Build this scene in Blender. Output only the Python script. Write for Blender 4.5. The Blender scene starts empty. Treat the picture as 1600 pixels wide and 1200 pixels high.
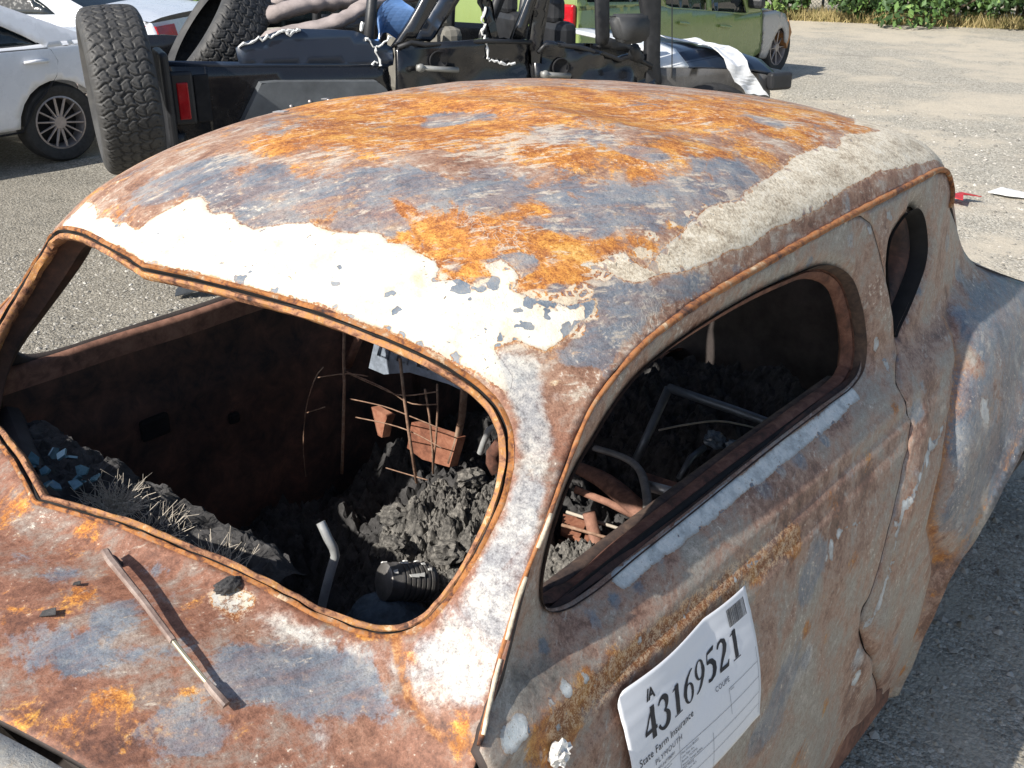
import bpy, bmesh, math, random
import numpy as np
from mathutils import Vector, Matrix, noise
from mathutils.geometry import delaunay_2d_cdt
random.seed(7); rng = np.random.default_rng(7)
SC = bpy.context.scene
COL = SC.collection
# ------------------------------------------------------------ camera
PITCH, YAW, FPX = math.radians(24.34), math.radians(-39.35), 1650.0
cam_d = bpy.data.cameras.new("camera"); cam = bpy.data.objects.new("camera", cam_d); COL.objects.link(cam)
cam.location = (1.393, -.830, 1.980)
cam.rotation_euler = (math.pi/2 - PITCH, 0, -YAW)
cam_d.sensor_width = 36.0; cam_d.lens = 36.0*FPX/1600.0
cam_d.clip_start = .02; cam_d.clip_end = 400
SC.camera = cam
# ------------------------------------------------------------ light
SUN = Vector((.30, 1.30, -1.0)).normalized()           # direction the light travels
sun_d = bpy.data.lights.new("sun", 'SUN'); sun_d.energy = 5.0; sun_d.angle = math.radians(.53); sun_d.color = (1.0, .95, .87)
sun = bpy.data.objects.new("sun", sun_d); COL.objects.link(sun)
sun.rotation_euler = SUN.to_track_quat('-Z', 'Y').to_euler(); sun.location = (-2, -9, 9)
W = bpy.data.worlds.new("World"); SC.world = W; W.use_nodes = True
nt = W.node_tree; bg = nt.nodes['Background']; sky = nt.nodes.new('ShaderNodeTexSky')
sky.sky_type = 'NISHITA'; sky.sun_disc = False
sky.sun_elevation = math.asin(-SUN.z); sky.sun_rotation = math.atan2(-SUN.x, -SUN.y)
sky.altitude = 50; sky.air_density = 1.0; sky.dust_density = 1.2; sky.ozone_density = 1.0
nt.links.new(sky.outputs[0], bg.inputs[0]); bg.inputs[1].default_value = .105
SC.view_settings.view_transform = 'Standard'; SC.view_settings.look = 'None'
SC.view_settings.exposure = 0.42; SC.view_settings.gamma = 1.0
SC.render.engine = 'CYCLES'; SC.cycles.max_bounces = 6; SC.cycles.diffuse_bounces = 3
SC.cycles.use_adaptive_sampling = True
# ------------------------------------------------------------ helpers
def prep(o, parent=None):
    COL.objects.link(o)
    if parent is not None: o.parent = parent
    return o
def empty(name, loc, rz=0.0, rx=0.0, ry=0.0):
    o = bpy.data.objects.new(name, None); o.empty_display_size = .2
    o.location = loc; o.rotation_euler = (rx, ry, rz); return prep(o)
def tag(o, label=None, cat=None, group=None, kind=None):
    if label: o['label'] = label
    if cat: o['category'] = cat
    if group: o['group'] = group
    if kind: o['kind'] = kind
    return o
def mesh(name, V, Fc, mat, parent=None, smooth=True, attrs=None, inv=None):
    me = bpy.data.meshes.new(name); me.from_pydata([tuple(map(float, v)) for v in V], [], [tuple(map(int, f)) for f in Fc])
    if smooth:
        for p in me.polygons: p.use_smooth = True
    mats = mat if isinstance(mat, (list, tuple)) else [mat]
    for m in mats: me.materials.append(m)
    if attrs:
        for k, a in attrs.items():
            l = me.attributes.new(k, 'FLOAT', 'POINT'); l.data.foreach_set('value', np.asarray(a, np.float32))
    me.update()
    return prep(bpy.data.objects.new(name, me), parent)
def bm_obj(name, bm, mat, parent=None, smooth=False):
    me = bpy.data.meshes.new(name); bm.to_mesh(me); bm.free()
    for m in (mat if isinstance(mat, (list, tuple)) else [mat]): me.materials.append(m)
    if smooth:
        for p in me.polygons: p.use_smooth = True
    return prep(bpy.data.objects.new(name, me), parent)
def sm(a, b, x):
    t = np.clip((x-a)/(b-a), 0, 1); return t*t*(3-2*t)
class MB:
    """collects simple solids, builds ONE mesh"""
    def __init__(s): s.V = []; s.F = []; s.M = []
    def add(s, V, Fc, m=0):
        n = len(s.V); s.V += [tuple(v) for v in V]; s.F += [tuple(i+n for i in f) for f in Fc]; s.M += [m]*len(Fc); return s
    def box(s, c, d, rot=None, m=0, bev=0.0, taper=(1, 1)):
        x, y, z = d[0]/2, d[1]/2, d[2]/2
        if bev > 0:
            b = min(bev, .45*min(d)); bm = bmesh.new(); bmesh.ops.create_cube(bm, size=1)
            for v in bm.verts: v.co = Vector((v.co.x*d[0], v.co.y*d[1], v.co.z*d[2]))
            bmesh.ops.bevel(bm, geom=bm.edges[:], offset=b, segments=2, affect='EDGES', profile=.5)
            P = [v.co.copy() for v in bm.verts]; Q = [[v.index for v in f.verts] for f in bm.faces]; bm.free()
        else:
            P = [Vector((i*x, j*y, k*z)) for k in (-1, 1) for j in (-1, 1) for i in (-1, 1)]
            Q = [(0, 2, 3, 1), (4, 5, 7, 6), (0, 1, 5, 4), (2, 6, 7, 3), (0, 4, 6, 2), (1, 3, 7, 5)]
        out = []
        for p in P:
            k = 1+(taper[0]-1)*(p.z/z+1)/2; l = 1+(taper[1]-1)*(p.z/z+1)/2
            p = Vector((p.x*k, p.y*l, p.z))
            if rot is not None: p = rot @ p
            out.append(p+Vector(c))
        return s.add(out, Q, m)
    def tube(s, pts, r, n=8, m=0, cap=True, flat=1.0, up=None):
        pts = [Vector(p) for p in pts]; k = len(pts)
        rs = r if isinstance(r, (list, tuple)) else [r]*k
        V = []; prev = None
        for i, p in enumerate(pts):
            t = (pts[min(i+1, k-1)]-pts[max(i-1, 0)]).normalized()
            if prev is None:
                a = Vector(up) if up else (Vector((0, 0, 1)) if abs(t.z) < .9 else Vector((1, 0, 0)))
            else: a = prev
            a = (a-t*a.dot(t)).normalized(); b = t.cross(a); prev = a
            for j in range(n):
                w = 2*math.pi*j/n; V.append(p+a*math.cos(w)*rs[i]*flat+b*math.sin(w)*rs[i])
        Fq = [(i*n+j, i*n+(j+1) % n, (i+1)*n+(j+1) % n, (i+1)*n+j) for i in range(k-1) for j in range(n)]
        if cap: Fq += [tuple(range(n))[::-1], tuple((k-1)*n+j for j in range(n))]
        return s.add(V, Fq, m)
    def lathe(s, prof, c, axis, n=24, m=0, closed=False):
        """prof: (radius, along) pairs"""
        ax = Vector(axis).normalized(); a = ax.orthogonal().normalized(); b = ax.cross(a); c = Vector(c)
        V = [c+ax*h+(a*math.cos(2*math.pi*j/n)+b*math.sin(2*math.pi*j/n))*r for r, h in prof for j in range(n)]
        k = len(prof); Fq = [(i*n+j, i*n+(j+1) % n, (i+1)*n+(j+1) % n, (i+1)*n+j) for i in range(k-1) for j in range(n)]
        if closed: Fq += [((k-1)*n+j, (k-1)*n+(j+1) % n, (j+1) % n, j) for j in range(n)]
        return s.add(V, Fq, m)
    def prism(s, poly, h, M=None, m=0):
        """poly (x,y) extruded 0..h in z, placed by matrix M"""
        n = len(poly); V = [Vector((x, y, 0)) for x, y in poly]+[Vector((x, y, h)) for x, y in poly]
        if M is not None: V = [M @ v for v in V]
        Fq = [tuple(range(n))[::-1], tuple(range(n, 2*n))]+[(i, (i+1) % n, (i+1) % n+n, i+n) for i in range(n)]
        return s.add(V, Fq, m)
    def build(s, name, mat, parent=None, smooth=False, sharp=None):
        o = mesh(name, s.V, s.F, mat, parent, smooth)
        if any(s.M): o.data.polygons.foreach_set('material_index', s.M)
        if smooth and sharp: 
            o.data.set_sharp_from_angle(angle=math.radians(sharp))
        return o
def inpoly(P, poly):
    poly = np.asarray(poly, float); x, y = P[:, 0], P[:, 1]; c = np.zeros(len(P), bool); n = len(poly)
    for i in range(n):
        x0, y0 = poly[i]; x1, y1 = poly[(i+1) % n]
        if y0 == y1: continue
        t = ((y0 > y) != (y1 > y)) & (x < (x1-x0)*(y-y0)/(y1-y0)+x0); c ^= t
    return c
def segdist(P, poly, closed=True):
    poly = np.asarray(poly, float); n = len(poly); D = np.full(len(P), 1e9)
    for i in range(n if closed else n-1):
        a = poly[i]; b = poly[(i+1) % n]; ab = b-a; L = max(ab@ab, 1e-12)
        t = np.clip(((P-a)@ab)/L, 0, 1); D = np.minimum(D, np.hypot(*(P-a-t[:, None]*ab).T))
    return D
def sdist(P, poly):
    d = segdist(P, poly); return np.where(inpoly(P, poly), d, -d)
def resample(poly, step, closed=True, smooth_it=0):
    P = np.asarray(poly, float)
    if smooth_it:                                   # Catmull-Rom through the traced points
        n = len(P); Q = []
        rngi = range(n) if closed else range(n-1)
        for i in rngi:
            g = (lambda k: P[k % n]) if closed else (lambda k: P[min(max(k, 0), n-1)])
            p0, p1, p2, p3 = g(i-1), g(i), g(i+1), g(i+2)
            for f in np.linspace(0, 1, 6, endpoint=False):
                Q.append(.5*((2*p1)+(-p0+p2)*f+(2*p0-5*p1+4*p2-p3)*f*f+(-p0+3*p1-3*p2+p3)*f**3))
        if not closed: Q.append(P[-1])
        P = np.array(Q)
    R = np.vstack([P, P[:1]]) if closed else P
    s = np.concatenate([[0], np.cumsum(np.linalg.norm(np.diff(R, axis=0), axis=1))]); n = max(3, int(round(s[-1]/step)))
    t = np.linspace(0, s[-1], n+1)
    out = np.stack([np.interp(t, s, R[:, k]) for k in range(R.shape[1])], 1)
    return out[:-1] if closed else out
def patch(outline, holes, sp, jitter=.25):
    """triangulated sheet in 2D: grid points inside outline minus holes. Returns pts, tris"""
    o = np.asarray(outline, float); lo, hi = o.min(0), o.max(0)
    X, Y = np.meshgrid(np.arange(lo[0], hi[0], sp), np.arange(lo[1], hi[1], sp*.866)); X = X+(np.arange(X.shape[0]) % 2)[:, None]*sp/2
    G = np.stack([X.ravel(), Y.ravel()], 1)
    k = inpoly(G, o) & (segdist(G, o) > sp*.6)
    for h in holes: k &= ~inpoly(G, h) & (segdist(G, h) > sp*.6)
    G = G[k]; pts = [tuple(p) for p in o]; edges = []; n = len(o); edges += [(i, (i+1) % n) for i in range(n)]
    for h in holes:
        b = len(pts); m = len(h); pts += [tuple(p) for p in h]; edges += [(b+i, b+(i+1) % m) for i in range(m)]
    pts += [tuple(p) for p in G]
    r = delaunay_2d_cdt([Vector(p) for p in pts], edges, [], 0, 1e-7)
    V = np.array([tuple(v) for v in r[0]]); T = np.array([tuple(f) for f in r[2] if len(f) == 3])
    c = V[T].mean(1); k = inpoly(c, o)
    for h in holes: k &= ~inpoly(c, h)
    T = T[k]; a = V[T]; area = (a[:, 1, 0]-a[:, 0, 0])*(a[:, 2, 1]-a[:, 0, 1])-(a[:, 1, 1]-a[:, 0, 1])*(a[:, 2, 0]-a[:, 0, 0])
    T[area < 0] = T[area < 0][:, ::-1]; T = T[np.abs(area) > 1e-10]
    return V, T
def solidify(o, th, inner, rim=None, off=-1.0):
    m = o.modifiers.new('s', 'SOLIDIFY'); m.thickness = th; m.offset = off; m.material_offset = 1 if inner is not None else 0
    m.material_offset_rim = 1 if rim is None else rim
    if inner is not None: o.data.materials.append(inner)
    return m
# ------------------------------------------------------------ node material helpers
class NM:
    def __init__(s, name):
        s.m = bpy.data.materials.new(name); s.m.use_nodes = True; s.t = s.m.node_tree; s.b = s.t.nodes['Principled BSDF']
        s.g = s.t.nodes.new('ShaderNodeNewGeometry'); s.tc = s.t.nodes.new('ShaderNodeTexCoord'); s.P = s.tc.outputs['Object']
    def n(s, ty, **k):
        x = s.t.nodes.new(ty)
        for a, b in k.items(): setattr(x, a, b)
        return x
    def l(s, a, b):
        if isinstance(a, (int, float)): b.default_value = a
        elif isinstance(a, (tuple, list)): b.default_value = a if len(a) == 4 or b.type == 'VECTOR' else (*a, 1)
        else: s.t.links.new(a, b)
    def noise(s, sc, det=4, rough=.55, dist=0, vec=None, off=0, col=False):
        x = s.n('ShaderNodeTexNoise'); v = vec or s.P
        if off:
            ad = s.n('ShaderNodeVectorMath', operation='ADD'); s.l(v, ad.inputs[0]); ad.inputs[1].default_value = (off, off*1.7, -off); v = ad.outputs[0]
        s.l(v, x.inputs['Vector']); x.inputs['Scale'].default_value = sc; x.inputs['Detail'].default_value = det
        x.inputs['Roughness'].default_value = rough; x.inputs['Distortion'].default_value = dist
        return x.outputs[1 if col else 0]
    def vor(s, sc, feat='F1', out=0, vec=None, rnd=1.0):
        x = s.n('ShaderNodeTexVoronoi', feature=feat); s.l(vec or s.P, x.inputs['Vector']); x.inputs['Scale'].default_value = sc; x.inputs['Randomness'].default_value = rnd
        return x.outputs[out]
    def math(s, op, a, b=None, c=None, clamp=False):
        x = s.n('ShaderNodeMath', operation=op, use_clamp=clamp); s.l(a, x.inputs[0])
        if b is not None: s.l(b, x.inputs[1])
        if c is not None: s.l(c, x.inputs[2])
        return x.outputs[0]
    def step(s, v, a, b, o0=0.0, o1=1.0):
        x = s.n('ShaderNodeMapRange', interpolation_type='SMOOTHSTEP'); s.l(v, x.inputs[0])
        x.inputs[1].default_value = a; x.inputs[2].default_value = b; x.inputs[3].default_value = o0; x.inputs[4].default_value = o1
        return x.outputs[0]
    def mix(s, f, a, b, mode='MIX'):
        x = s.n('ShaderNodeMix', data_type='RGBA', blend_type=mode); s.l(f, x.inputs[0]); s.l(a, x.inputs[6]); s.l(b, x.inputs[7]); return x.outputs[2]
    def ramp(s, v, stops):
        x = s.n('ShaderNodeValToRGB'); s.l(v, x.inputs[0]); e = x.color_ramp.elements
        while len(e) < len(stops): e.new(.5)
        for i, (p, c) in enumerate(stops): e[i].position = p; e[i].color = (*c, 1)
        return x.outputs[0]
    def attr(s, name):
        x = s.n('ShaderNodeAttribute', attribute_name=name); return x.outputs['Fac']
    def stretch(s, sc, rot=(0, 0, 0)):
        x = s.n('ShaderNodeMapping'); s.l(s.P, x.inputs[0]); x.inputs['Scale'].default_value = sc; x.inputs['Rotation'].default_value = rot; return x.outputs[0]
    def bump(s, h, strength=.5, dist=.01):
        x = s.n('ShaderNodeBump'); s.l(h, x.inputs['Height']); x.inputs['Strength'].default_value = strength; x.inputs['Distance'].default_value = dist
        prev = s.b.inputs['Normal']
        if prev.is_linked: s.t.links.new(prev.links[0].from_socket, x.inputs['Normal'])
        s.t.links.new(x.outputs[0], s.b.inputs['Normal'])
    def out(s, col=None, rough=None, metal=None, **k):
        if col is not None: s.l(col, s.b.inputs['Base Color'])
        if rough is not None: s.l(rough, s.b.inputs['Roughness'])
        if metal is not None: s.l(metal, s.b.inputs['Metallic'])
        for a, v in k.items(): s.l(v, s.b.inputs[a.replace('_', ' ')])
        return s.m
def simple(name, col, rough=.6, metal=0.0, var=.25, sc=8, bump=0, bsc=60, **k):
    N = NM(name); c2 = tuple(max(0, x*(1-var)) for x in col); c3 = tuple(min(1, x*(1+var)) for x in col)
    c = N.ramp(N.noise(sc, 6, .65), [(.3, c2), (.7, c3)])
    if bump: N.bump(N.noise(bsc, 5, .7), bump, .004)
    r = N.step(N.noise(sc*3, 3), .3, .7, max(0, rough-.08), min(1, rough+.08))
    return N.out(c, r, metal, **k)
# ------------------------------------------------------------ burnt, rusted sheet metal
def burnt(name, side=False):
    N = NM(name); A = N.math
    def MUL(a, b): return A('MULTIPLY', a, b)
    def ADD(a, b): return A('ADD', a, b)
    def C(v): return A('SUBTRACT', v, .5)
    ac, ao, as_, ad = N.attr('cream'), N.attr('orange'), N.attr('steel'), N.attr('dark')
    def flow(rot, sc):
        m1 = N.n('ShaderNodeMapping'); N.l(N.P, m1.inputs[0]); m1.inputs['Rotation'].default_value = rot
        m2 = N.n('ShaderNodeMapping'); N.l(m1.outputs[0], m2.inputs[0]); m2.inputs['Scale'].default_value = sc; return m2.outputs[0]
    fl = flow((0, 0, .45), (1, .28, 1)) if not side else flow((-.66, 0, 0), (1, .30, 1))
    n_mid = N.noise(12, 7, .66, .7, off=3); n_fib = N.noise(26, 8, .72, .6, vec=fl, off=7); n_f2 = N.noise(70, 6, .7, .4, vec=fl, off=17)
    n_fine = N.noise(95, 6, .78, off=2); n_micro = N.noise(380, 4, .8); n_b = N.noise(34, .6, .5, .7, off=27)
    # brown and mauve-grey scale
    v = ADD(MUL(n_mid, .45), ADD(MUL(n_fib, .35), MUL(n_fine, .20))) if not side else ADD(ADD(MUL(N.noise(3.2, 5, .65, 1.0, off=71), .42), MUL(n_mid, .22)), ADD(MUL(n_fib, .22), MUL(n_fine, .14)))
    if side: st = [(.38, (.10, .05, .038)), (.44, (.24, .13, .09)), (.485, (.38, .245, .18)), (.52, (.34, .275, .225)), (.57, (.33, .305, .26)), (.64, (.52, .46, .40))]
    else: st = [(.36, (.15, .08, .055)), (.44, (.29, .155, .10)), (.50, (.39, .235, .16)), (.56, (.45, .35, .28)), (.64, (.58, .50, .42))]
    c = N.ramp(v, st)
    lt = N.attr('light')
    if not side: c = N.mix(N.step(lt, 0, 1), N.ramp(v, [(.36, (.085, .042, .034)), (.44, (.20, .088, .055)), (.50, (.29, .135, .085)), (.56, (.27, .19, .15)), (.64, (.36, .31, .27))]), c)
    # orange and yellow rust
    e2 = ADD(A('SUBTRACT', ao, .03), ADD(MUL(C(N.noise(11, 8, .72, .9, off=5, vec=fl if side else None)), 1.2 if side else 1.5), MUL(C(n_fine), .75))); mo = N.step(e2, .44, .66)
    org = N.ramp(ADD(MUL(N.noise(16, 7, .72, .5, off=9), .5), ADD(MUL(n_fine, .25), MUL(n_micro, .25))),
                 [(.36, (.17, .052, .018)), (.45, (.36, .115, .024)), (.52, (.60, .24, .04)), (.58, (.72, .38, .075)), (.66, (.70, .50, .27))])
    if side: org = N.mix(.35, org, (.20, .085, .035))
    c = N.mix(MUL(mo, .9), c, org)
    # blue grey bare steel
    e1 = ADD(as_, ADD(MUL(C(N.noise(9, 8, .68, .8, off=13, vec=fl if side else None)), .9 if side else 1.4), MUL(C(n_fine), .45))); ms = N.step(e1, .49, .64)
    steel = N.ramp(N.noise(12, 7, .7, .4, off=11), [(.32, (.07, .10, .14)), (.48, (.14, .18, .23)), (.60, (.23, .26, .29)), (.72, (.38, .37, .35))] if side else [(.32, (.10, .13, .17)), (.48, (.19, .225, .27)), (.60, (.29, .305, .32)), (.72, (.42, .41, .39))])
    steel = N.mix(N.step(n_fine, .50, .64, 0, .55), steel, (.25, .20, .165)); steel = N.mix(N.step(n_fib, .56, .66, 0, .5), steel, (.34, .33, .31))
    c = N.mix(MUL(ms, N.step(n_fib, .38, .60, .55, .95)), c, steel)
    # pale ash: streaks, flecks and a crazed network
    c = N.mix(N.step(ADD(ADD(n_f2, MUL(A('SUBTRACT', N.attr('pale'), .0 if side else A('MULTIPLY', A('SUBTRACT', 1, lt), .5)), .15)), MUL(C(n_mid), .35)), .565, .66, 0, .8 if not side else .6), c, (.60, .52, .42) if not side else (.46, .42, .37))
    vd = N.n('ShaderNodeTexVoronoi', feature='DISTANCE_TO_EDGE'); dv = N.n('ShaderNodeVectorMath', operation='ADD'); sc_ = N.n('ShaderNodeVectorMath', operation='SCALE'); N.l(N.noise(20, 3, .6, col=True), sc_.inputs[0]); sc_.inputs['Scale'].default_value = .07
    N.l(N.P, dv.inputs[0]); N.l(sc_.outputs[0], dv.inputs[1]); N.l(dv.outputs[0], vd.inputs['Vector']); vd.inputs['Scale'].default_value = 52
    vein = MUL(MUL(N.step(vd.outputs['Distance'], .07, .01), N.step(lt, .3, .8)), N.step(N.noise(7, 5, .6, off=37), .57, .66)); c = N.mix(MUL(vein, .0 if side else .5), c, (.62, .56, .47))
    c = N.mix(N.step(ADD(n_fine, MUL(C(N.noise(6, 4, .6, off=39)), .5)), .64, .69, 0, .8), c, (.66, .60, .50))
    if side: c = N.mix(MUL(N.step(N.attr('lace'), .1, .5), N.step(ADD(n_fine, MUL(C(n_micro), .8)), .49, .55, 0, .7)), c, (.66, .50, .33))  # golden grains: part of the sunlight painted along the belt
    # cream paint left on
    e3 = ADD(ac, ADD(MUL(C(N.noise(15, 8, .68, .5, off=21)), .62), MUL(C(n_fine), .22))); mc = N.step(e3, .492, .512)
    weak = N.step(ac, 1.0, .45); rimc = MUL(N.step(e3, .40, .49), N.step(e3, .58, .51))
    c = N.mix(MUL(rimc, .6 if not side else .2), c, org)
    cream = N.ramp(N.noise(17, 7, .65, off=51), [(.3, (.62, .50, .36)), (.47, (.80, .72, .57)), (.62, (.86, .82, .72))])
    if side: cream = N.ramp(N.noise(30, 7, .7, off=51), [(.38, (.42, .46, .47)), (.5, (.62, .67, .67)), (.62, (.76, .78, .76))])
    tanc = N.ramp(ADD(MUL(N.noise(170, 5, .8, off=61), .6), MUL(N.noise(40, 5, .7, vec=fl, off=63), .4)), [(.38, (.30, .23, .165)), (.46, (.55, .465, .345)), (.53, (.78, .69, .54)), (.62, (.88, .82, .70))])
    at = N.step(N.attr('tan'), .3, .9); cream = N.mix(at, cream, tanc); cream = N.mix(N.step(ADD(e3, MUL(C(n_fine), .25)), .64, .50, 0, .7), cream, (.62, .50, .36) if not side else (.42, .38, .33))
    bl = ADD(n_b, MUL(weak, .13)); vs = N.n('ShaderNodeTexVoronoi', feature='SMOOTH_F1'); N.l(dv.outputs[0], vs.inputs['Vector']); vs.inputs['Scale'].default_value = 38; vs.inputs['Smoothness'].default_value = .25; vr = N.n('ShaderNodeSeparateColor'); N.l(vs.outputs['Color'], vr.inputs[0]); vsd = ADD(vs.outputs['Distance'], MUL(C(n_fine), .25)); rad = MUL(A('SUBTRACT', vr.outputs[0], A('SUBTRACT', .80, ADD(MUL(weak, .34), MUL(N.attr('lace'), .0 if side else 1.1)))), .9); hb = MUL(N.step(A('SUBTRACT', rad, vsd), .0, .03), N.step(at, 1, 0, .45, 1)); rb = MUL(N.step(A('SUBTRACT', rad, vsd), -.07, -.02), MUL(weak, .8))
    n_s = N.noise(80, .8, .5, .5, off=31); v3 = N.n('ShaderNodeTexVoronoi', feature='F1'); N.l(dv.outputs[0], v3.inputs['Vector']); v3.inputs['Scale'].default_value = 110; w3 = N.n('ShaderNodeSeparateColor'); N.l(v3.outputs['Color'], w3.inputs[0]); spots = N.step(A('SUBTRACT', MUL(A('SUBTRACT', w3.outputs[1], A('SUBTRACT', .80, MUL(C(n_mid), .9))), 1.2), ADD(v3.outputs['Distance'], MUL(C(n_fine), .3))), .0, .05); sp2 = N.step(ADD(N.noise(240, 2, .5, off=33), MUL(C(n_mid), .2)), .66, .69)
    c2 = N.mix(MUL(rb, 1), cream, org); c2 = N.mix(hb, c2, steel); c2 = N.mix(spots, c2, N.mix(N.step(n_mid, .47, .53), steel, (.30, .26, .20))); c2 = N.mix(MUL(sp2, .65), c2, (.36, .32, .26))
    lc = N.step(vd.outputs['Distance'], .19, .15); lm = MUL(N.step(ADD(N.attr('lace') if not side else 0.0, MUL(C(n_mid), .9)), .36, .46), N.step(ac, .72, .55)); lr = N.step(vd.outputs['Distance'], .27, .20)
    mott = MUL(N.step(ADD(n_fine, MUL(C(n_micro), .7)), .48, .54), MUL(N.step(ac, .70, .50), N.step(at, 1, 0))); c2 = N.mix(MUL(mott, .6), c2, (.33, .34, .35))
    c = N.mix(MUL(lm, lr), c, org); c = N.mix(MUL(lm, lc), c, cream); c2 = N.mix(MUL(lm, N.step(vd.outputs['Distance'], .30, .36)), c2, steel)
    if not side: c = N.mix(MUL(MUL(N.step(e3, .30, .50), N.step(ADD(n_fine, MUL(C(n_micro), .7)), .49, .56)), .72), c, N.mix(.25, cream, (.45, .36, .27)))
    c = N.mix(mc, c, c2)
    am = N.step(ADD(N.attr('ash'), ADD(MUL(C(N.noise(8, 7, .66, .6, off=83)), 1.5), MUL(C(n_fine), .45))), .28, .72)
    ashc = N.ramp(ADD(MUL(n_fine, .30), ADD(MUL(n_micro, .15), MUL(N.noise(11, 6, .6, .5, off=81), .55))), [(.38, (.20, .215, .24)), (.47, (.36, .37, .38)), (.53, (.52, .51, .48)), (.61, (.70, .66, .58))])
    c = N.mix(MUL(am, .88), c, ashc)
    c = N.mix(MUL(am, N.step(n_fine, .60, .68, 0, .5)), c, (.25, .20, .17))
    # soot, grain
    c = N.mix(N.step(ADD(ad, MUL(C(n_mid), .9)), .42, .8, 0, .92), c, (.022, .019, .019))
    g = N.ramp(ADD(MUL(n_micro, .5), MUL(n_fine, .5)), [(.38, (.50, .48, .46)), (.5, (.95, .95, .95)), (.62, (1.25, 1.25, 1.25))])
    gm = N.mix(N.step(mc, 0, 1, .85, .25), (1, 1, 1), g); c = N.mix(1.0, c, gm, 'MULTIPLY')
    e5 = ADD(N.attr('seam'), ADD(MUL(C(n_fine), .8), MUL(C(n_mid), .6)))
    c = N.mix(N.step(e5, .42, .66, 0, .88), c, N.ramp(n_fine, [(.36, (.12, .040, .018)), (.52, (.34, .13, .035)), (.66, (.55, .30, .12))]))
    hole = A('MAXIMUM', hb, spots); h = ADD(MUL(mc, .55), ADD(MUL(n_fine, .55), MUL(n_micro, .25))); h = A('SUBTRACT', h, MUL(MUL(hole, mc), .5)); h = ADD(h, MUL(vein, .2))
    N.bump(h, .7, .0026); N.bump(ADD(n_mid, MUL(n_fib, .5)), .25, .010)
    r = ADD(N.step(ms, 0, 1, .46 if side else .62, .34 if side else .42), MUL(A('MAXIMUM', mo, mc), .18))
    if side: c = N.mix(1.0, c, (.98, .97, .97), 'MULTIPLY')
    return N.out(c, r, 0.0, Specular_IOR_Level=.45)
M_roof = burnt('burnt_roof_metal')
M_side = burnt('burnt_side_metal', True)
M_soot = simple('sooty_metal', (.050, .040, .037), .85, var=.6, sc=6, bump=.4)
def rustm(name, cols, sc=40, rough=.85, bump=.5, big=7):
    N = NM(name); a = N.noise(sc, 6, .72, .4); b = N.noise(big, 4, .6, off=4)
    v = N.math('ADD', N.math('MULTIPLY', a, .6), N.math('MULTIPLY', b, .4)); k = len(cols)
    c = N.ramp(v, [(.38+.25*i/(k-1), q) for i, q in enumerate(cols)]); N.bump(a, bump, .003); return N.out(c, rough, 0.0)
M_flange = rustm('orange_rust_flange', [(.035, .018, .015), (.15, .055, .025), (.36, .14, .035), (.28, .15, .08), (.56, .44, .30)], sc=55, big=18)
M_bead = rustm('crusty_inner_bead', [(.05, .028, .022), (.20, .085, .045), (.38, .19, .10), (.44, .20, .05), (.58, .42, .28)], sc=70, bump=.9, big=14)
M_rail = rustm('rusty_drip_rail', [(.05, .03, .025), (.17, .07, .035), (.36, .14, .045), (.30, .17, .09), (.62, .50, .34)], big=9)
M_inner = rustm('sooty_red_brown_steel', [(.03, .024, .024), (.10, .055, .042), (.20, .095, .065)], sc=14, bump=.3, big=3)
M_ledge = rustm('brown_rust_ledge', [(.12, .06, .045), (.26, .13, .09), (.38, .20, .14)], sc=30)
M_brown = rustm('brown_rust', [(.05, .025, .018), (.14, .06, .04), (.24, .12, .08)], sc=35)
M_char = simple('charred_debris', (.050, .048, .048), .95, var=.7, sc=30, bump=.8, bsc=90)
M_ash = rustm('grey_ash', [(.025, .024, .023), (.09, .085, .078), (.17, .16, .145), (.30, .28, .25)], sc=110, bump=1.0, big=22)
M_black = simple('burnt_black_gap', (.010, .009, .009), .9, var=.4)
M_bare = simple('scorched_bare_tube', (.55, .56, .56), .42, .45, var=.3, sc=20, bump=.2)
M_wire = rustm('rusty_wire', [(.14, .08, .055), (.30, .18, .12), (.42, .30, .22)], sc=60)
M_palewire = simple('ashy_wire', (.52, .46, .38), .8, var=.3)
# ------------------------------------------------------------ body surfaces (metres; x to the near side, y rearwards)
def smooth(a,b,x):
    t=np.clip((x-a)/(b-a),0,1); return t*t*(3-2*t)
def catmull(P,t):
    # P (n,...) control, t scalar array in [0,n-1]
    P=np.asarray(P,float); n=len(P); t=np.clip(np.asarray(t,float),0,n-1-1e-9)
    i=np.floor(t).astype(int); f=(t-i)
    g=lambda k:P[np.clip(k,0,n-1)]
    p0,p1,p2,p3=g(i-1),g(i),g(i+1),g(i+2)
    p0=np.where((i==0).reshape(i.shape+(1,)*(P.ndim-1)),2*p1-p2,p0)
    p3=np.where((i==n-2).reshape(i.shape+(1,)*(P.ndim-1)),2*p2-p1,p3)
    f=f.reshape(f.shape+(1,)*(P.ndim-1))
    return .5*((2*p1)+(-p0+p2)*f+(2*p0-5*p1+4*p2-p3)*f*f+(-p0+3*p1-3*p2+p3)*f**3)
ZS=[0.1,.22,.3,.45,.65,.85,.96,1.03,1.07,1.10,1.13,1.25,1.35,1.44,1.55]
XS=[.70,.79,.83,.845,.845,.828,.797,.770,.748,.715,.699,.683,.663,.640,.60]
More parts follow.
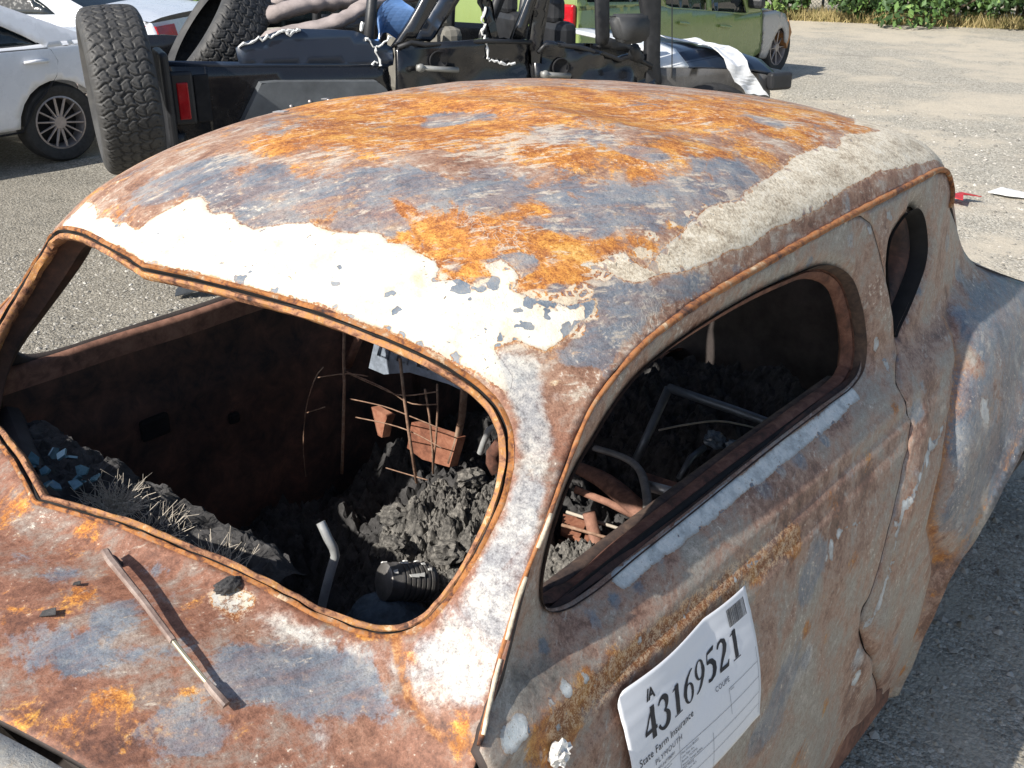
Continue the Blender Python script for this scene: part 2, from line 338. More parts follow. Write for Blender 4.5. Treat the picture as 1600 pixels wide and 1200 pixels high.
def sideX(y,z):
    y=np.asarray(y,float);z=np.asarray(z,float)
    x=np.interp(z,ZS,XS)
    # light smoothing of the profile
    x=(x*2+np.interp(z-.012,ZS,XS)+np.interp(z+.012,ZS,XS))/4
    k=.035+.125*smooth(.95,1.25,z)
    x=x-k*np.maximum(y-1.3,0)**2
    x=x+.02*smooth(.2,-.15,y)*smooth(.95,1.1,z)
    x=x-.10*np.maximum(-y-.1,0)*smooth(.6,1.0,z)
    # character ridges under the belt
    for z0,h in ((1.045,.004),(1.020,-.003),(1.005,.0025),(.965,.0025)):
        zz=z0-.01*(y-.5)
        x=x+h*np.exp(-((z-zz)/.008)**2)*smooth(1.75,1.3,y)
    # heat waves
    x=x+.004*np.sin(y*9+z*5)*smooth(1.0,.8,z)+.002*np.sin(y*21-z*13+1)*smooth(.95,.7,z)*smooth(.7,1.1,y)*smooth(1.5,1.3,y)
    # rear fender
    q=((y-2.15)/(.97))**2; r=(np.maximum(z-.42,0)/.56)**2+(np.minimum(z-.42,0)/.9)**2
    fr=np.maximum(1-q-r,0)
    fx=.70+.235*fr**.46
    fx=np.where(fr>0,fx,.0)
    d=fx-x; s=.012
    x=x+np.where(d>-.3,.5*(d+np.sqrt(d*d+s*s))-0*s,0)
    yl=np.interp(z,[.2,.45,.584,.638,.729,.80,.875,.95,1.027,1.10,1.2],[1.33,1.36,1.40,1.36,1.312,1.35,1.408,1.47,1.567,1.64,1.9])
    sd=(y-yl)*.85; am=smooth(1.20,1.02,z)*smooth(.30,.55,z)
    return x+am*(.040*(1-np.exp(-np.maximum(sd,0)/.055))-.012*np.exp(-(sd/.022)**2))
ROWS=[
[(0,-.545,1.135),(.2,-.50,1.13),(.4,-.445,1.105),(.53,-.405,1.05),(.66,-.36,.95),(.73,-.33,.82)],
[(0,-.39,1.158),(.2,-.34,1.152),(.4,-.275,1.13),(.55,-.235,1.075),(.69,-.215,.985),(.742,-.21,.90)],
[(0,-.245,1.176),(.2,-.185,1.170),(.4,-.115,1.15),(.57,-.075,1.112),(.69,-.09,1.085),(.748,-.112,1.045)],
[(0,-.125,1.335),(.2,-.075,1.325),(.4,-.015,1.300),(.54,.04,1.275),(.64,.07,1.262),(.689,.085,1.245)],
[(0,-.003,1.489),(.2,.045,1.482),(.4,.095,1.455),(.53,.14,1.42),(.60,.17,1.385),(.660,.22,1.355)],
[(0,.12,1.553),(.2,.16,1.548),(.4,.22,1.525),(.53,.27,1.485),(.61,.31,1.435),(.651,.335,1.402)],
[(0,.35,1.608),(.2,.38,1.604),(.4,.43,1.575),(.53,.48,1.535),(.61,.52,1.480),(.643,.55,1.428)],
[(0,.7,1.630),(.2,.72,1.626),(.4,.75,1.60),(.53,.79,1.56),(.613,.82,1.50),(.641,.84,1.436)],
[(0,1.1,1.612),(.2,1.1,1.609),(.4,1.12,1.590),(.53,1.13,1.552),(.613,1.14,1.495),(.639,1.15,1.442)],
[(0,1.5,1.572),(.2,1.5,1.570),(.4,1.49,1.553),(.535,1.49,1.528),(.61,1.47,1.480),(.636,1.45,1.441)],
[(0,1.85,1.50),(.2,1.84,1.497),(.38,1.80,1.480),(.515,1.76,1.470),(.585,1.72,1.452),(.622,1.67,1.427)],
[(0,2.2,1.35),(.2,2.18,1.345),(.37,2.1,1.335),(.50,2.0,1.335),(.585,1.89,1.335),(.625,1.76,1.345)],
[(0,2.5,1.13),(.2,2.48,1.13),(.37,2.38,1.13),(.48,2.25,1.13),(.56,2.12,1.13),(.63,1.96,1.13)],
]
GR=np.array(ROWS,float)
US=np.array([0,.25,.5,.7,.87,1.0])
def S(u,v):
    u=np.asarray(u,float);v=np.asarray(v,float); sh=u.shape
    uu=np.abs(u.ravel()); vv=v.ravel()
    # interp along v for each of 6 columns, then along u
    cols=catmull(GR,vv) # (N,6,3)
    t=np.interp(uu,US,np.arange(6.))
    # catmull across u, vectorised; mirror ghost for smooth top (y kink kept by using mirrored y)
    n=6;i=np.clip(np.floor(t-1e-9).astype(int),0,4);f=(t-i)[:,None]
    a=np.arange(len(t))
    p1=cols[a,i];p2=cols[a,i+1]
    p3=np.where((i==4)[:,None],2*p2-p1,cols[a,np.clip(i+2,0,5)])
    p0=cols[a,np.clip(i-1,0,5)]
    g=cols[:,1].copy(); g[:,0]*=-1; g[:,1]=2*cols[:,0,1]-g[:,1]
    p0=np.where((i==0)[:,None],g,p0)
    # nonuniform ignored (param speed via US)
    P=.5*((2*p1)+(-p0+p2)*f+(2*p0-5*p1+4*p2-p3)*f*f+(-p0+3*p1-3*p2+p3)*f**3)
    P[:,0]*=np.where(u.ravel()<0,-1,1)
    x,y=P[:,0],P[:,1]
    # dents in the roof
    def bump(cx,cy,rx,ry,h):
        return h*np.exp(-((x-cx)/rx)**2-((y-cy)/ry)**2)
    P[:,2]+=bump(-.05,.62,.22,.16,-.022)+bump(.25,.95,.2,.12,-.016)+bump(-.25,.9,.2,.13,-.014)+bump(.05,.80,.3,.05,.007)+bump(.35,.45,.1,.08,-.006)
    return P.reshape(sh+(3,))
# ------------------------------------------------------------ traced outlines in surface coordinates (metres)
D = {}
D['WS'] = [(0.0844,0.7033),(0.1892,0.7025),(0.2819,0.7049),(0.379,0.7019),(0.4566,0.6973),(0.5294,0.6877),(0.5931,0.6738),(0.6302,0.6469),(0.6431,0.5948),(0.6352,0.5279),(0.6149,0.4718),(0.5869,0.4246),(0.563,0.3901),(0.5415,0.3643),(0.5184,0.3428),(0.4838,0.3284),(0.4316,0.3175),(0.3452,0.3245),(0.2506,0.3359),(0.152,0.3455),(0.0699,0.3457)]
D['DW'] = [(0.0882,1.137),(0.0891,1.174),(0.1144,1.218),(0.1486,1.257),(0.1873,1.288),(0.2348,1.314),(0.2874,1.341),(0.3535,1.364),(0.4447,1.378),(0.541,1.385),(0.6441,1.388),(0.7561,1.388),(0.8773,1.383),(0.9766,1.375),(1.048,1.353),(1.107,1.314),(1.14,1.254),(1.163,1.181),(1.155,1.132),(1.081,1.113),(0.9438,1.114),(0.7092,1.115),(0.4872,1.113),(0.3009,1.112),(0.1862,1.111),(0.1209,1.118)]
D['QW'] = [(1.323,1.138),(1.299,1.197),(1.282,1.27),(1.288,1.322),(1.314,1.355),(1.375,1.375),(1.447,1.383),(1.498,1.372),(1.528,1.335),(1.536,1.284),(1.513,1.246),(1.471,1.216),(1.408,1.18),(1.35,1.151)]
D['RAIL'] = [(-0.116,1.08),(-0.0648,1.108),(-0.0194,1.144),(0.011,1.181),(0.0405,1.21),(0.1102,1.266),(0.1672,1.315),(0.2221,1.359),(0.2791,1.383),(0.3669,1.408),(0.4571,1.42),(0.5536,1.428),(0.7697,1.434),(0.9246,1.438),(1.102,1.441),(1.347,1.442),(1.56,1.437),(1.659,1.429),(1.731,1.405),(1.757,1.359),(1.727,1.332)]
D['DOOREDGE'] = [(1.085,1.433),(1.159,1.429),(1.206,1.404),(1.235,1.334),(1.267,1.26),(1.3,1.183),(1.309,1.111),(1.224,1.075),(1.23,0.9943),(1.122,0.909),(1.049,0.8446),(1.014,0.7704),(0.9782,0.7244),(0.949,0.6648),(0.9853,0.5852),(1.119,0.4225),(1.187,0.3324)]
D['FB'] = [(1.339,0.2271),(1.367,0.385),(1.392,0.4696),(1.421,0.5391),(1.463,0.5943),(1.516,0.6437),(1.624,0.7107),(1.755,0.7739)]
D['CR'] = [(0.5292,0.3364),(0.5438,0.3225),(0.5767,0.3041),(0.6079,0.2993),(0.6467,0.307),(0.6946,0.3286),(0.7296,0.3441)]
D['C1'] = [(-0.488,0.6789),(-0.4322,0.6925),(-0.4043,0.7171),(-0.3863,0.74),(-0.3818,0.7646),(-0.3039,0.7607),(-0.2663,0.7466),(-0.2536,0.7335),(-0.2174,0.7492),(-0.1704,0.7426),(-0.1429,0.7544),(-0.0877,0.7479),(-0.0802,0.7715),(-0.078,0.7905),(-0.0725,0.8163),(-0.0646,0.8456),(-0.0477,0.864),(-0.0082,0.8566),(0.0246,0.8341),(0.0394,0.8477),(0.0527,0.8551),(0.0762,0.8339),(0.114,0.8181),(0.1261,0.8333),(0.146,0.8494),(0.1756,0.8547),(0.1969,0.8505),(0.228,0.8493),(0.2535,0.8658),(0.275,0.8669),(0.2915,0.8521),(0.3104,0.8577),(0.3371,0.8452),(0.3624,0.8441),(0.3818,0.8353),(0.3916,0.8053),(0.4092,0.8233),(0.4446,0.8186),(0.4453,0.854),(0.4265,0.8668),(0.4356,0.8904),(0.4743,0.8731),(0.4874,0.8407),(0.5363,0.8506),(0.5636,0.8601),(0.5942,0.9006),(0.6081,0.8775),(0.6082,0.8403),(0.6146,0.815),(0.6114,0.7782),(0.585,0.772),(0.5478,0.767),(0.5311,0.7422),(0.594,0.7205),(0.6112,0.6995),(0.5485,0.6989),(0.4752,0.7025),(0.3774,0.7053),(0.2801,0.7084),(0.1872,0.7062),(0.0826,0.7063),(-0.0066,0.7096),(-0.1291,0.7027),(-0.2291,0.6982),(-0.3639,0.69)]
D['C2'] = [(0.5308,0.9434),(0.5456,0.9792),(0.5581,1.016),(0.6076,1.015),(0.5984,1.068),(0.5896,1.129),(0.5788,1.179),(0.5715,1.24),(0.5713,1.295),(0.5844,1.349),(0.5701,1.385),(0.5605,1.498),(0.5475,1.594),(0.5314,1.669),(0.5223,1.821),(0.5475,1.844),(0.5018,1.96),(0.5062,2.036),(0.5116,2.167),(0.455,2.1),(0.41,2.22),(0.38,2.45),(0.42,2.68),(0.62,2.7),(0.7,2.5),(0.685,2.25),(0.6664,2.189),(0.666,2.096),(0.6487,1.922),(0.6568,1.751),(0.6679,1.67),(0.6809,1.577),(0.6791,1.446),(0.6744,1.348),(0.6904,1.276),(0.6718,1.202),(0.6697,1.125),(0.6549,1.061),(0.6375,1.024),(0.628,0.9803),(0.6023,0.9653),(0.57,0.9628)]
D['C3'] = [(0.5452,0.7321),(0.5604,0.754),(0.6183,0.7706),(0.6533,0.7345),(0.6892,0.6894),(0.7192,0.6402),(0.7199,0.5909),(0.7267,0.5416),(0.74,0.5075),(0.7332,0.4646),(0.7287,0.4296),(0.7288,0.3936),(0.7178,0.3663),(0.6381,0.3316),(0.5741,0.3342),(0.5455,0.3399),(0.5508,0.3575),(0.5855,0.3953),(0.6171,0.4525),(0.6406,0.521),(0.6495,0.5969),(0.6387,0.6586),(0.6016,0.7013)]
D['C4'] = [(0.3716,0.2912),(0.3837,0.3071),(0.4232,0.3065),(0.4711,0.3093),(0.5134,0.3281),(0.5336,0.3149),(0.4994,0.2979),(0.4633,0.277),(0.4231,0.2647),(0.3723,0.2691)]
D['C5'] = [(0.31,0.2899),(0.3285,0.3132),(0.3681,0.2957),(0.375,0.2552),(0.3345,0.2657)]
D['ASH'] = [(0.6158,0.3365,0.03,1),(0.5702,0.3241,0.02,0.9),(0.5398,0.3197,0.015,0.9),(0.548,0.2875,0.02,0.7),(0.5954,0.2847,0.02,0.6),(0.5508,0.2423,0.02,0.5),(0.5441,0.1911,0.02,0.5),(0.5822,0.2381,0.015,0.5),(0.6332,0.3908,0.02,0.8),(0.4231,0.2647,0.03,0.5),(0.3259,0.2917,0.015,0.6),(0.3781,0.2822,0.02,0.7),(0.6447,0.7859,0.012,0.6),(0.6843,0.7231,0.015,0.7),(0.6832,0.6755,0.012,0.7),(0.6245,0.7465,0.012,0.8),(0.6312,0.8268,0.012,0.6),(0.6218,0.8712,0.012,0.5),(0.2842,1.83,0.05,0.3),(0.5841,0.398,0.02,0.9)]
D['PALE'] = [(0.2091,1.169,0.07,1),(0.2291,1.337,0.06,1),(0.0192,1.344,0.05,0.9),(0.2436,1.246,0.07,1),(0.0665,1.139,0.06,0.8),(-0.1002,1.33,0.04,0.6),(0.2763,1.333,0.05,0.7),(0.3399,1.419,0.05,0.6),(0.0171,1.029,0.04,0.7),(-0.1225,0.9459,0.04,0.7),(0.5536,1.333,0.03,0.9),(0.5117,1.293,0.03,0.7),(0.5231,1.155,0.03,0.9),(0.4485,1.019,0.02,1.3),(0.4476,1.994,0.04,0.9),(0.5686,1.431,0.03,0.6),(0.4058,1.892,0.04,0.7),(0.5064,2.091,0.05,0.9),(0.5827,2.232,0.05,1),(-0.1486,0.8401,0.03,0.6),(0.1383,1.003,0.03,0.5),(0.2913,0.9157,0.012,1.2),(-0.3462,1.599,0.05,0.7),(-0.0858,1.691,0.06,0.8),(-0.2656,1.304,0.04,0.6),(-0.0374,1.871,0.05,0.6),(0.2322,1.076,0.04,0.5),(0.2836,2.309,0.05,1),(0.5426,2.122,0.04,1.2),(0.0621,1.061,0.03,0.5),(0.1326,0.2161,0.02,0.4),(0.3901,0.2457,0.03,0.7),(0.5653,0.2253,0.03,0.5),(0.6144,0.3222,0.03,0.9),(0.5378,0.2987,0.02,0.6),(0.4387,0.2658,0.02,0.6),(0.42,1.85,0.05,1.1),(0.38,2.05,0.06,1.1),(0.3,2.2,0.06,0.8),(0.47,1.7,0.03,0.8)]
D['LACE'] = [(0.3976,0.8242,0.02,0.8),(0.4433,0.8133,0.02,1),(0.4568,0.8451,0.02,1),(0.5152,0.8425,0.02,1.1),(0.5541,0.857,0.02,1.2),(0.5631,0.899,0.02,1.2),(0.5629,0.9555,0.018,1.3),(0.5741,0.9997,0.018,1.3),(0.5807,1.044,0.018,1.3),(0.5651,1.092,0.016,1.2),(0.563,1.152,0.015,1.2),(0.565,1.208,0.015,1.1),(0.5622,1.254,0.012,1),(0.5717,1.328,0.012,0.8),(0.6081,0.8775,0.018,1.1),(0.6204,0.836,0.018,1.1),(0.6491,0.8055,0.015,1),(0.6716,0.7432,0.02,0.8),(0.6851,0.6997,0.015,0.8),(0.6952,0.6329,0.02,0.7),(0.5319,1.104,0.02,0.8),(0.5169,1.056,0.015,0.7),(0.5393,1.806,0.015,0.8),(0.5402,1.928,0.012,0.9),(0.5373,2.071,0.012,0.8),(0.5122,1.25,0.03,0.5),(0.3136,1.011,0.02,0.6),(0.3638,0.9965,0.02,0.5),(0.6815,0.5859,0.02,0.6),(0.6146,0.3547,0.02,0.5),(0.4919,0.7776,0.02,0.8),(0.5166,0.8049,0.02,0.9),(0.5598,0.8214,0.02,1),(0.5993,0.8283,0.015,0.9),(0.4397,0.7897,0.015,0.9),(0.4152,0.797,0.012,0.9),(0.5543,0.7873,0.02,0.9),(0.5232,0.768,0.02,0.8),(0.4823,0.7603,0.015,0.6),(0.4468,0.7329,0.015,0.4),(0.3696,0.7541,0.03,0.38),(0.2983,0.7755,0.03,0.35),(0.3646,0.8054,0.02,0.45),(0.2755,0.7174,0.03,0.3),(0.263,0.805,0.02,0.35),(0.0708,0.7587,0.01,0.6),(0.1422,0.757,0.02,0.35)]
D['ORG'] = [(-0.2996,1.331,0.1,1),(-0.2247,1.445,0.1,1),(-0.0903,1.459,0.12,1),(-0.0455,1.599,0.12,1),(0.039,1.696,0.12,0.9),(0.0071,1.147,0.08,0.8),(0.0713,1.22,0.12,0.7),(-0.1041,1.122,0.06,0.9),(-0.1325,1.262,0.08,0.9),(-0.0746,1.033,0.05,0.6),(0.1864,1.331,0.1,0.7),(0.1871,1.584,0.12,0.7),(0.2797,1.712,0.12,0.8),(0.3072,1.919,0.12,0.6),(0.3823,2.074,0.1,0.7),(0.4815,2.064,0.05,0.8),(0.5681,1.984,0.04,0.9),(0.4231,1.44,0.06,0.8),(0.4868,1.576,0.05,0.8),(0.2951,1.231,0.06,0.6),(0.4761,1.793,0.06,0.7),(0.1748,0.8999,0.03,1),(0.1458,0.9025,0.02,0.8),(0.233,0.9349,0.03,0.8),(0.2769,0.9379,0.04,0.8),(0.331,0.9845,0.03,0.8),(0.2933,0.8703,0.03,0.7),(0.3397,0.913,0.05,0.9),(0.3897,0.9245,0.05,0.9),(0.3558,0.875,0.05,1),(0.3949,0.8719,0.04,1.1),(0.4238,0.9005,0.04,1),(0.4002,1.03,0.03,1),(0.4931,0.9319,0.05,1.1),(0.5516,0.9064,0.03,1.2),(0.5045,0.8939,0.03,1.1),(0.5184,0.962,0.04,0.7),(0.3737,1.323,0.04,0.8),(0.4297,1.262,0.03,0.6),(0.5027,1.129,0.03,0.7),(0.5297,1.019,0.04,0.6),(0.5514,1.149,0.02,0.9),(0.574,1.062,0.02,0.7),(-0.1672,0.7732,0.02,0.5),(-0.3951,0.7924,0.03,0.5),(-0.1738,0.8534,0.03,0.5),(0.0889,0.8899,0.02,0.5),(0.1559,0.7849,0.02,-0.3),(0.4777,1.184,0.05,0.2),(0.5413,1.354,0.04,0.2),(0.68,0.3283,0.03,0.8),(0.5537,0.3293,0.012,0.9),(0.4815,0.3317,0.015,0.7),(0.3442,0.3021,0.015,0.5),(-0.0267,0.3098,0.05,0.9),(0.098,0.3235,0.03,0.6),(0.1434,0.1677,0.05,0.5),(0.4225,0.1331,0.012,1.2),(0.4284,0.1138,0.01,1.2),(0.3615,0.0896,0.02,0.9),(0.4148,0.0786,0.05,0.5),(0.4923,0.1373,0.03,0.6),(0.3445,0.0032,0.05,0.5),(0.3157,0.252,0.03,0.5),(0.2011,0.2162,0.02,0.7),(0.5508,0.2423,0.02,0.4),(0.2198,0.1679,0.04,0.3)]
D['STL'] = [(-0.1653,0.8348,0.06,0.7),(-0.0567,0.8927,0.08,0.6),(0.0581,0.9103,0.06,0.9),(0.0441,0.849,0.05,0.8),(0.1064,0.8304,0.03,0.9),(0.1321,0.8664,0.03,0.9),(-0.1432,0.9051,0.06,0.4),(0.1809,0.9519,0.06,0.6),(0.2366,0.8886,0.03,0.9),(0.2756,0.898,0.02,0.6),(0.252,0.9898,0.08,0.5),(0.2941,1.056,0.06,0.3),(0.3568,1.069,0.05,0.3),(0.3511,1.015,0.04,0.3),(0.0012,1.366,0.04,0.9),(0.0275,1.318,0.03,0.7),(0.0646,1.39,0.02,0.6),(0.1671,0.9956,0.04,0.5),(-0.133,1.059,0.03,0.2),(0.3909,1.351,0.03,1.2),(0.5363,1.295,0.05,0.9),(0.5255,1.43,0.05,0.8),(0.5822,1.409,0.03,1),(0.4918,1.414,0.05,0.5),(0.3879,1.813,0.04,0.9),(0.4387,1.947,0.03,0.5),(0.5053,1.24,0.04,0.7),(0.444,1.163,0.06,0.6),(0.5216,1.12,0.04,0.6),(0.4602,1.085,0.05,0.6),(0.4623,1.031,0.04,0.4),(0.5763,1.192,0.02,1),(0.5472,1.195,0.02,1),(0.5594,1.347,0.02,1),(0.3014,1.365,0.05,0.4),(0.2534,1.334,0.05,0.3),(0.1756,1.715,0.05,0.5),(0.4653,0.893,0.02,1.3),(0.4432,0.8867,0.02,0.6),(0.446,0.8383,0.01,0.8),(0.3969,0.8397,0.01,1),(0.5388,0.8775,0.015,1),(0.5823,0.8987,0.02,1),(0.5907,0.9536,0.02,0.9),(0.4284,1.001,0.02,0.5),(0.6485,0.8917,0.04,1.3),(0.6533,0.9531,0.04,1.1),(0.684,1.034,0.03,1.1),(0.6518,0.842,0.03,1.1),(0.6592,0.796,0.02,0.8),(0.6951,0.8185,0.02,0.8),(0.7069,1.097,0.02,0.8),(0.7205,1.198,0.02,0.6),(0.7021,0.73,0.02,0.5),(0.7134,1.734,0.03,0.4),(0.6938,0.5186,0.02,0.8),(0.6824,0.4821,0.02,0.4),(0.6804,0.3613,0.03,0.9),(0.6901,0.3904,0.02,0.5),(0.6137,0.7173,0.015,0.5),(0.4517,0.2322,0.05,1),(0.4996,0.2581,0.04,0.9),(0.4997,0.2117,0.04,0.7),(0.5296,0.266,0.03,0.7),(0.4494,0.1976,0.03,0.7),(0.4294,0.0907,0.04,1),(0.4713,0.1041,0.03,0.9),(0.2779,0.1319,0.05,0.9),(0.2537,0.2065,0.03,0.9),(0.1495,0.2291,0.03,0.8),(0.0808,0.2449,0.03,0.6),(0.2957,0.1032,0.04,0.5),(0.4428,0.1767,0.02,0.5),(0.5682,0.2769,0.03,0.4),(0.2202,0.2946,0.02,0.8),(0.218,0.1229,0.03,0.5)]
D['DRK'] = [(0.6922,1.216,0.03,0.35),(0.7271,1.459,0.03,0.3),(0.7069,0.759,0.015,0.3)]
D['BAND'] = [(0.2438,1.101),(0.2908,1.101),(0.3598,1.1),(0.4541,1.1),(0.5567,1.1),(0.6656,1.098),(0.789,1.098),(0.9199,1.096),(1.071,1.1)]
D['BAND2'] = [(1.419,0.9419),(1.343,0.9139),(1.254,0.9121),(1.181,0.8785),(1.109,0.8536),(1.078,0.8099),(1.066,0.756),(1.016,0.69),(0.9659,0.6479)]
D['BAND3'] = [(0.7724,0.8972),(0.8053,0.9195),(0.8571,0.9266),(0.9292,0.9096)]
D['GOLD'] = [(0.0158,1.032),(0.0898,1.028),(0.1923,1.027),(0.2989,1.02),(0.4008,1.012),(0.4771,1.007),(0.583,0.9963),(0.6758,0.9886)]
D['SA'] = [(0.6298,0.7408,0.05,0.9),(0.6991,0.7522,0.03,0.8),(0.48,0.7202,0.05,0.8),(0.8023,0.9084,0.03,0.5),(0.902,0.9657,0.03,0.5),(1.231,1.009,0.03,0.8),(1.282,0.9368,0.025,0.9),(1.192,0.9018,0.02,0.8),(1.085,0.8635,0.025,0.8),(0.9494,0.5857,0.035,1),(0.943,0.5077,0.03,0.8),(1.01,0.6932,0.02,0.8),(1.43,0.6845,0.025,0.8),(1.567,0.8879,0.04,0.8),(1.848,0.9517,0.04,0.7),(0.7098,1.387,0.015,0.8),(0.5427,1.391,0.015,0.6),(0.3772,1.386,0.012,0.5),(1.104,1.395,0.025,0.9),(1.215,1.402,0.02,0.9),(1.259,1.139,0.015,0.8),(1.222,1.232,0.01,0.6),(0.6709,0.9794,0.02,0.6),(0.4808,1.01,0.015,0.5),(0.8034,1.04,0.02,0.6),(0.6375,1.049,0.015,0.5),(1.489,1.372,0.02,0.5),(1.611,1.123,0.03,0.6),(1.408,1.073,0.03,0.7),(1.787,1.136,0.03,0.5),(0.1958,1.08,0.015,0.6),(0.0445,1.073,0.012,0.5),(0.6647,0.8882,0.03,0.6),(0.8478,0.8074,0.02,0.4),(1.19,0.661,0.03,0.7),(1.026,0.7899,0.02,0.7)]
D['SC'] = [(1.3,0.9302,0.012,1.2),(1.27,0.8991,0.012,1.2),(1.205,0.8894,0.01,1.2),(1.119,0.8631,0.01,1),(1.081,0.8375,0.012,0.8),(0.9438,0.6051,0.012,0.8),(0.9494,0.5367,0.02,0.7),(0.8053,0.9195,0.012,0.7),(0.8344,0.9253,0.01,0.7),(0.7993,0.8972,0.012,0.6),(0.5621,1.45,0.008,0.3),(0.4771,1.007,0.008,0.7),(0.2189,1.037,0.01,0.6),(0.0903,1.053,0.01,0.75),(0.0497,1.058,0.01,0.75),(-0.0457,1.063,0.014,0.85),(-0.0723,1.062,0.014,0.8),(0.0169,1.062,0.01,0.6),(1.577,0.9147,0.04,0.6),(1.454,0.7243,0.03,0.5),(1.435,0.6654,0.02,0.5),(1.715,0.9916,0.03,0.5),(1.402,0.6795,0.015,0.4),(1.298,1.398,0.02,0.6),(1.198,1.399,0.015,0.6),(0.6556,1.427,0.01,0.2),(1.207,1.154,0.02,0.6),(1.235,1.107,0.02,0.6)]
D['SO'] = [(0.0095,1.019,0.03,1.1),(-0.0264,1.027,0.03,1.1),(0.2167,1.028,0.02,0.9),(0.1548,1.038,0.02,0.9),(0.0944,1.05,0.015,0.8),(0.2773,1.017,0.02,0.9),(0.3577,1.008,0.02,0.8),(0.4532,0.9972,0.02,0.6),(0.534,0.9857,0.03,0.6),(0.6709,0.9794,0.03,0.7),(0.834,0.9924,0.03,0.6),(1.011,0.9977,0.03,0.5),(0.7614,0.8392,0.02,0.7),(0.8703,0.8517,0.03,0.6),(0.6821,0.8093,0.02,0.8),(0.7713,0.7371,0.03,0.6),(1.038,0.9097,0.02,0.5),(1.335,0.7001,0.02,1),(1.417,0.8708,0.02,0.8),(1.48,0.9393,0.02,0.8),(1.406,0.6008,0.02,1),(1.341,0.4168,0.02,1.1),(1.32,0.3131,0.02,1.1),(1.394,0.5023,0.015,1),(0.8008,0.5705,0.03,0.7),(0.6895,0.5261,0.04,0.5),(0.9677,0.3268,0.03,0.6),(2.147,1.07,0.05,0.5),(1.864,1.079,0.02,0.7),(1.648,1.01,0.015,0.6),(1.173,1.042,0.02,0.6),(1.347,1.088,0.01,0.5),(1.308,1.236,0.01,0.5),(0.1195,0.9228,0.02,0.2)]
D['SS'] = [(0.7516,0.9193,0.04,0.8),(0.6904,0.8875,0.03,0.8),(0.6549,0.8053,0.02,0.4),(0.6024,0.7581,0.04,1.1),(0.6852,0.747,0.02,0.9),(0.5519,0.7113,0.04,1),(0.4805,0.7067,0.03,0.9),(0.7792,1.079,0.02,0.6),(0.6479,1.074,0.02,0.6),(0.9698,1.092,0.01,0.8),(0.8825,1.077,0.01,0.9),(0.7149,1.085,0.01,0.8),(1.269,1.009,0.03,0.7),(1.326,1.045,0.02,0.6),(1.021,0.8215,0.02,0.4),(1.461,0.8626,0.05,1.2),(1.417,0.7558,0.04,1.2),(1.534,0.9566,0.05,1.1),(1.679,1.057,0.05,1.1),(1.849,1.042,0.06,0.9),(1.694,1.252,0.02,1.2),(1.801,1.162,0.03,0.7),(1.365,0.7114,0.03,0.8),(1.33,0.4986,0.03,0.5),(1.176,0.4994,0.03,0.6),(1.602,0.8125,0.05,0.4),(1.472,1.206,0.02,0.7),(1.389,1.157,0.02,0.7),(0.7296,1.377,0.01,1.2),(0.5999,1.38,0.01,1),(0.8272,1.384,0.01,1),(0.9325,1.393,0.01,1),(1.102,1.389,0.02,0.6),(0.0544,1.104,0.01,0.9),(0.159,1.087,0.015,0.8),(0.2096,1.089,0.012,0.8),(0.2657,1.083,0.01,0.5),(0.3365,1.096,0.008,0.6),(0.9728,1.036,0.02,0.3),(0.9255,1.005,0.015,0.4),(1.381,0.1734,0.01,0.4),(0.0587,1.008,0.02,0.6),(1.286,1.105,0.02,0.5)]
D['SD'] = [(0.0713,1.193,0.03,0.45),(0.0257,1.082,0.05,0.55),(-0.0122,1.086,0.04,0.45),(0.084,1.091,0.04,0.5),(0.205,1.361,0.02,0.25),(0.3747,1.057,0.02,0.25),(0.2392,1.062,0.02,0.3),(1.64,1.339,0.02,0.3),(1.126,1.271,0.01,0.4),(1.221,1.246,0.012,0.5),(1.24,1.186,0.01,0.4),(0.2925,1.376,0.02,0.2),(0.1749,0.9481,0.05,0.2)]
D['tubeA'] = [(0.1066,0.2011,0.98),(0.1234,0.2004,0.955),(0.132,0.2044,0.935),(0.1353,0.2046,0.92),(0.1285,0.1953,0.885),(0.1265,0.1815,0.85),(0.1158,0.1738,0.8)]
D['strut'] = [(-0.5943,0.97,0.9596),(-0.636,0.97,0.8838),(-0.6761,0.97,0.8117)]
D['post'] = [(-0.1952,0.93,0.9772),(-0.2011,0.93,0.9071),(-0.2119,0.93,0.816),(-0.2315,0.93,0.7373),(-0.2557,0.93,0.6697)]
D['panel'] = [(-0.5344,0.96,0.9645),(-0.2137,0.96,0.9624),(-0.2288,0.96,0.8675),(-0.2853,0.96,0.8725),(-0.4219,0.96,0.8665),(-0.5197,0.96,0.8336),(-0.5789,0.96,0.836)]
D['brack1'] = [(-0.3823,0.92,0.7483),(-0.2197,0.92,0.7562),(-0.2513,0.92,0.6604),(-0.3477,0.92,0.6498),(-0.4034,0.92,0.6655)]
D['brack2'] = [(-0.5561,0.94,0.7327),(-0.4921,0.94,0.7253),(-0.5064,0.94,0.6976),(-0.5197,0.94,0.6502),(-0.5371,0.94,0.6524),(-0.547,0.94,0.6887)]
D['wire1'] = [(-0.4366,0.76,1.049),(-0.4469,0.76,0.9653),(-0.4514,0.76,0.8948),(-0.4705,0.76,0.7453),(-0.4869,0.76,0.6272)]
D['wire2'] = [(-0.2488,0.76,1.018),(-0.2403,0.76,0.9137),(-0.2272,0.76,0.8071),(-0.2115,0.76,0.6981)]
D['wire3'] = [(-0.181,0.77,0.9558),(-0.1696,0.77,0.8897),(-0.1632,0.77,0.7984),(-0.1636,0.77,0.7374)]
D['wire4'] = [(-0.1461,0.775,0.9771),(-0.1467,0.775,0.9115),(-0.1564,0.775,0.8244),(-0.1703,0.775,0.7417)]
D['wireh1'] = [(-0.5506,0.76,0.8843),(-0.4438,0.76,0.9248),(-0.3627,0.76,0.9407)]
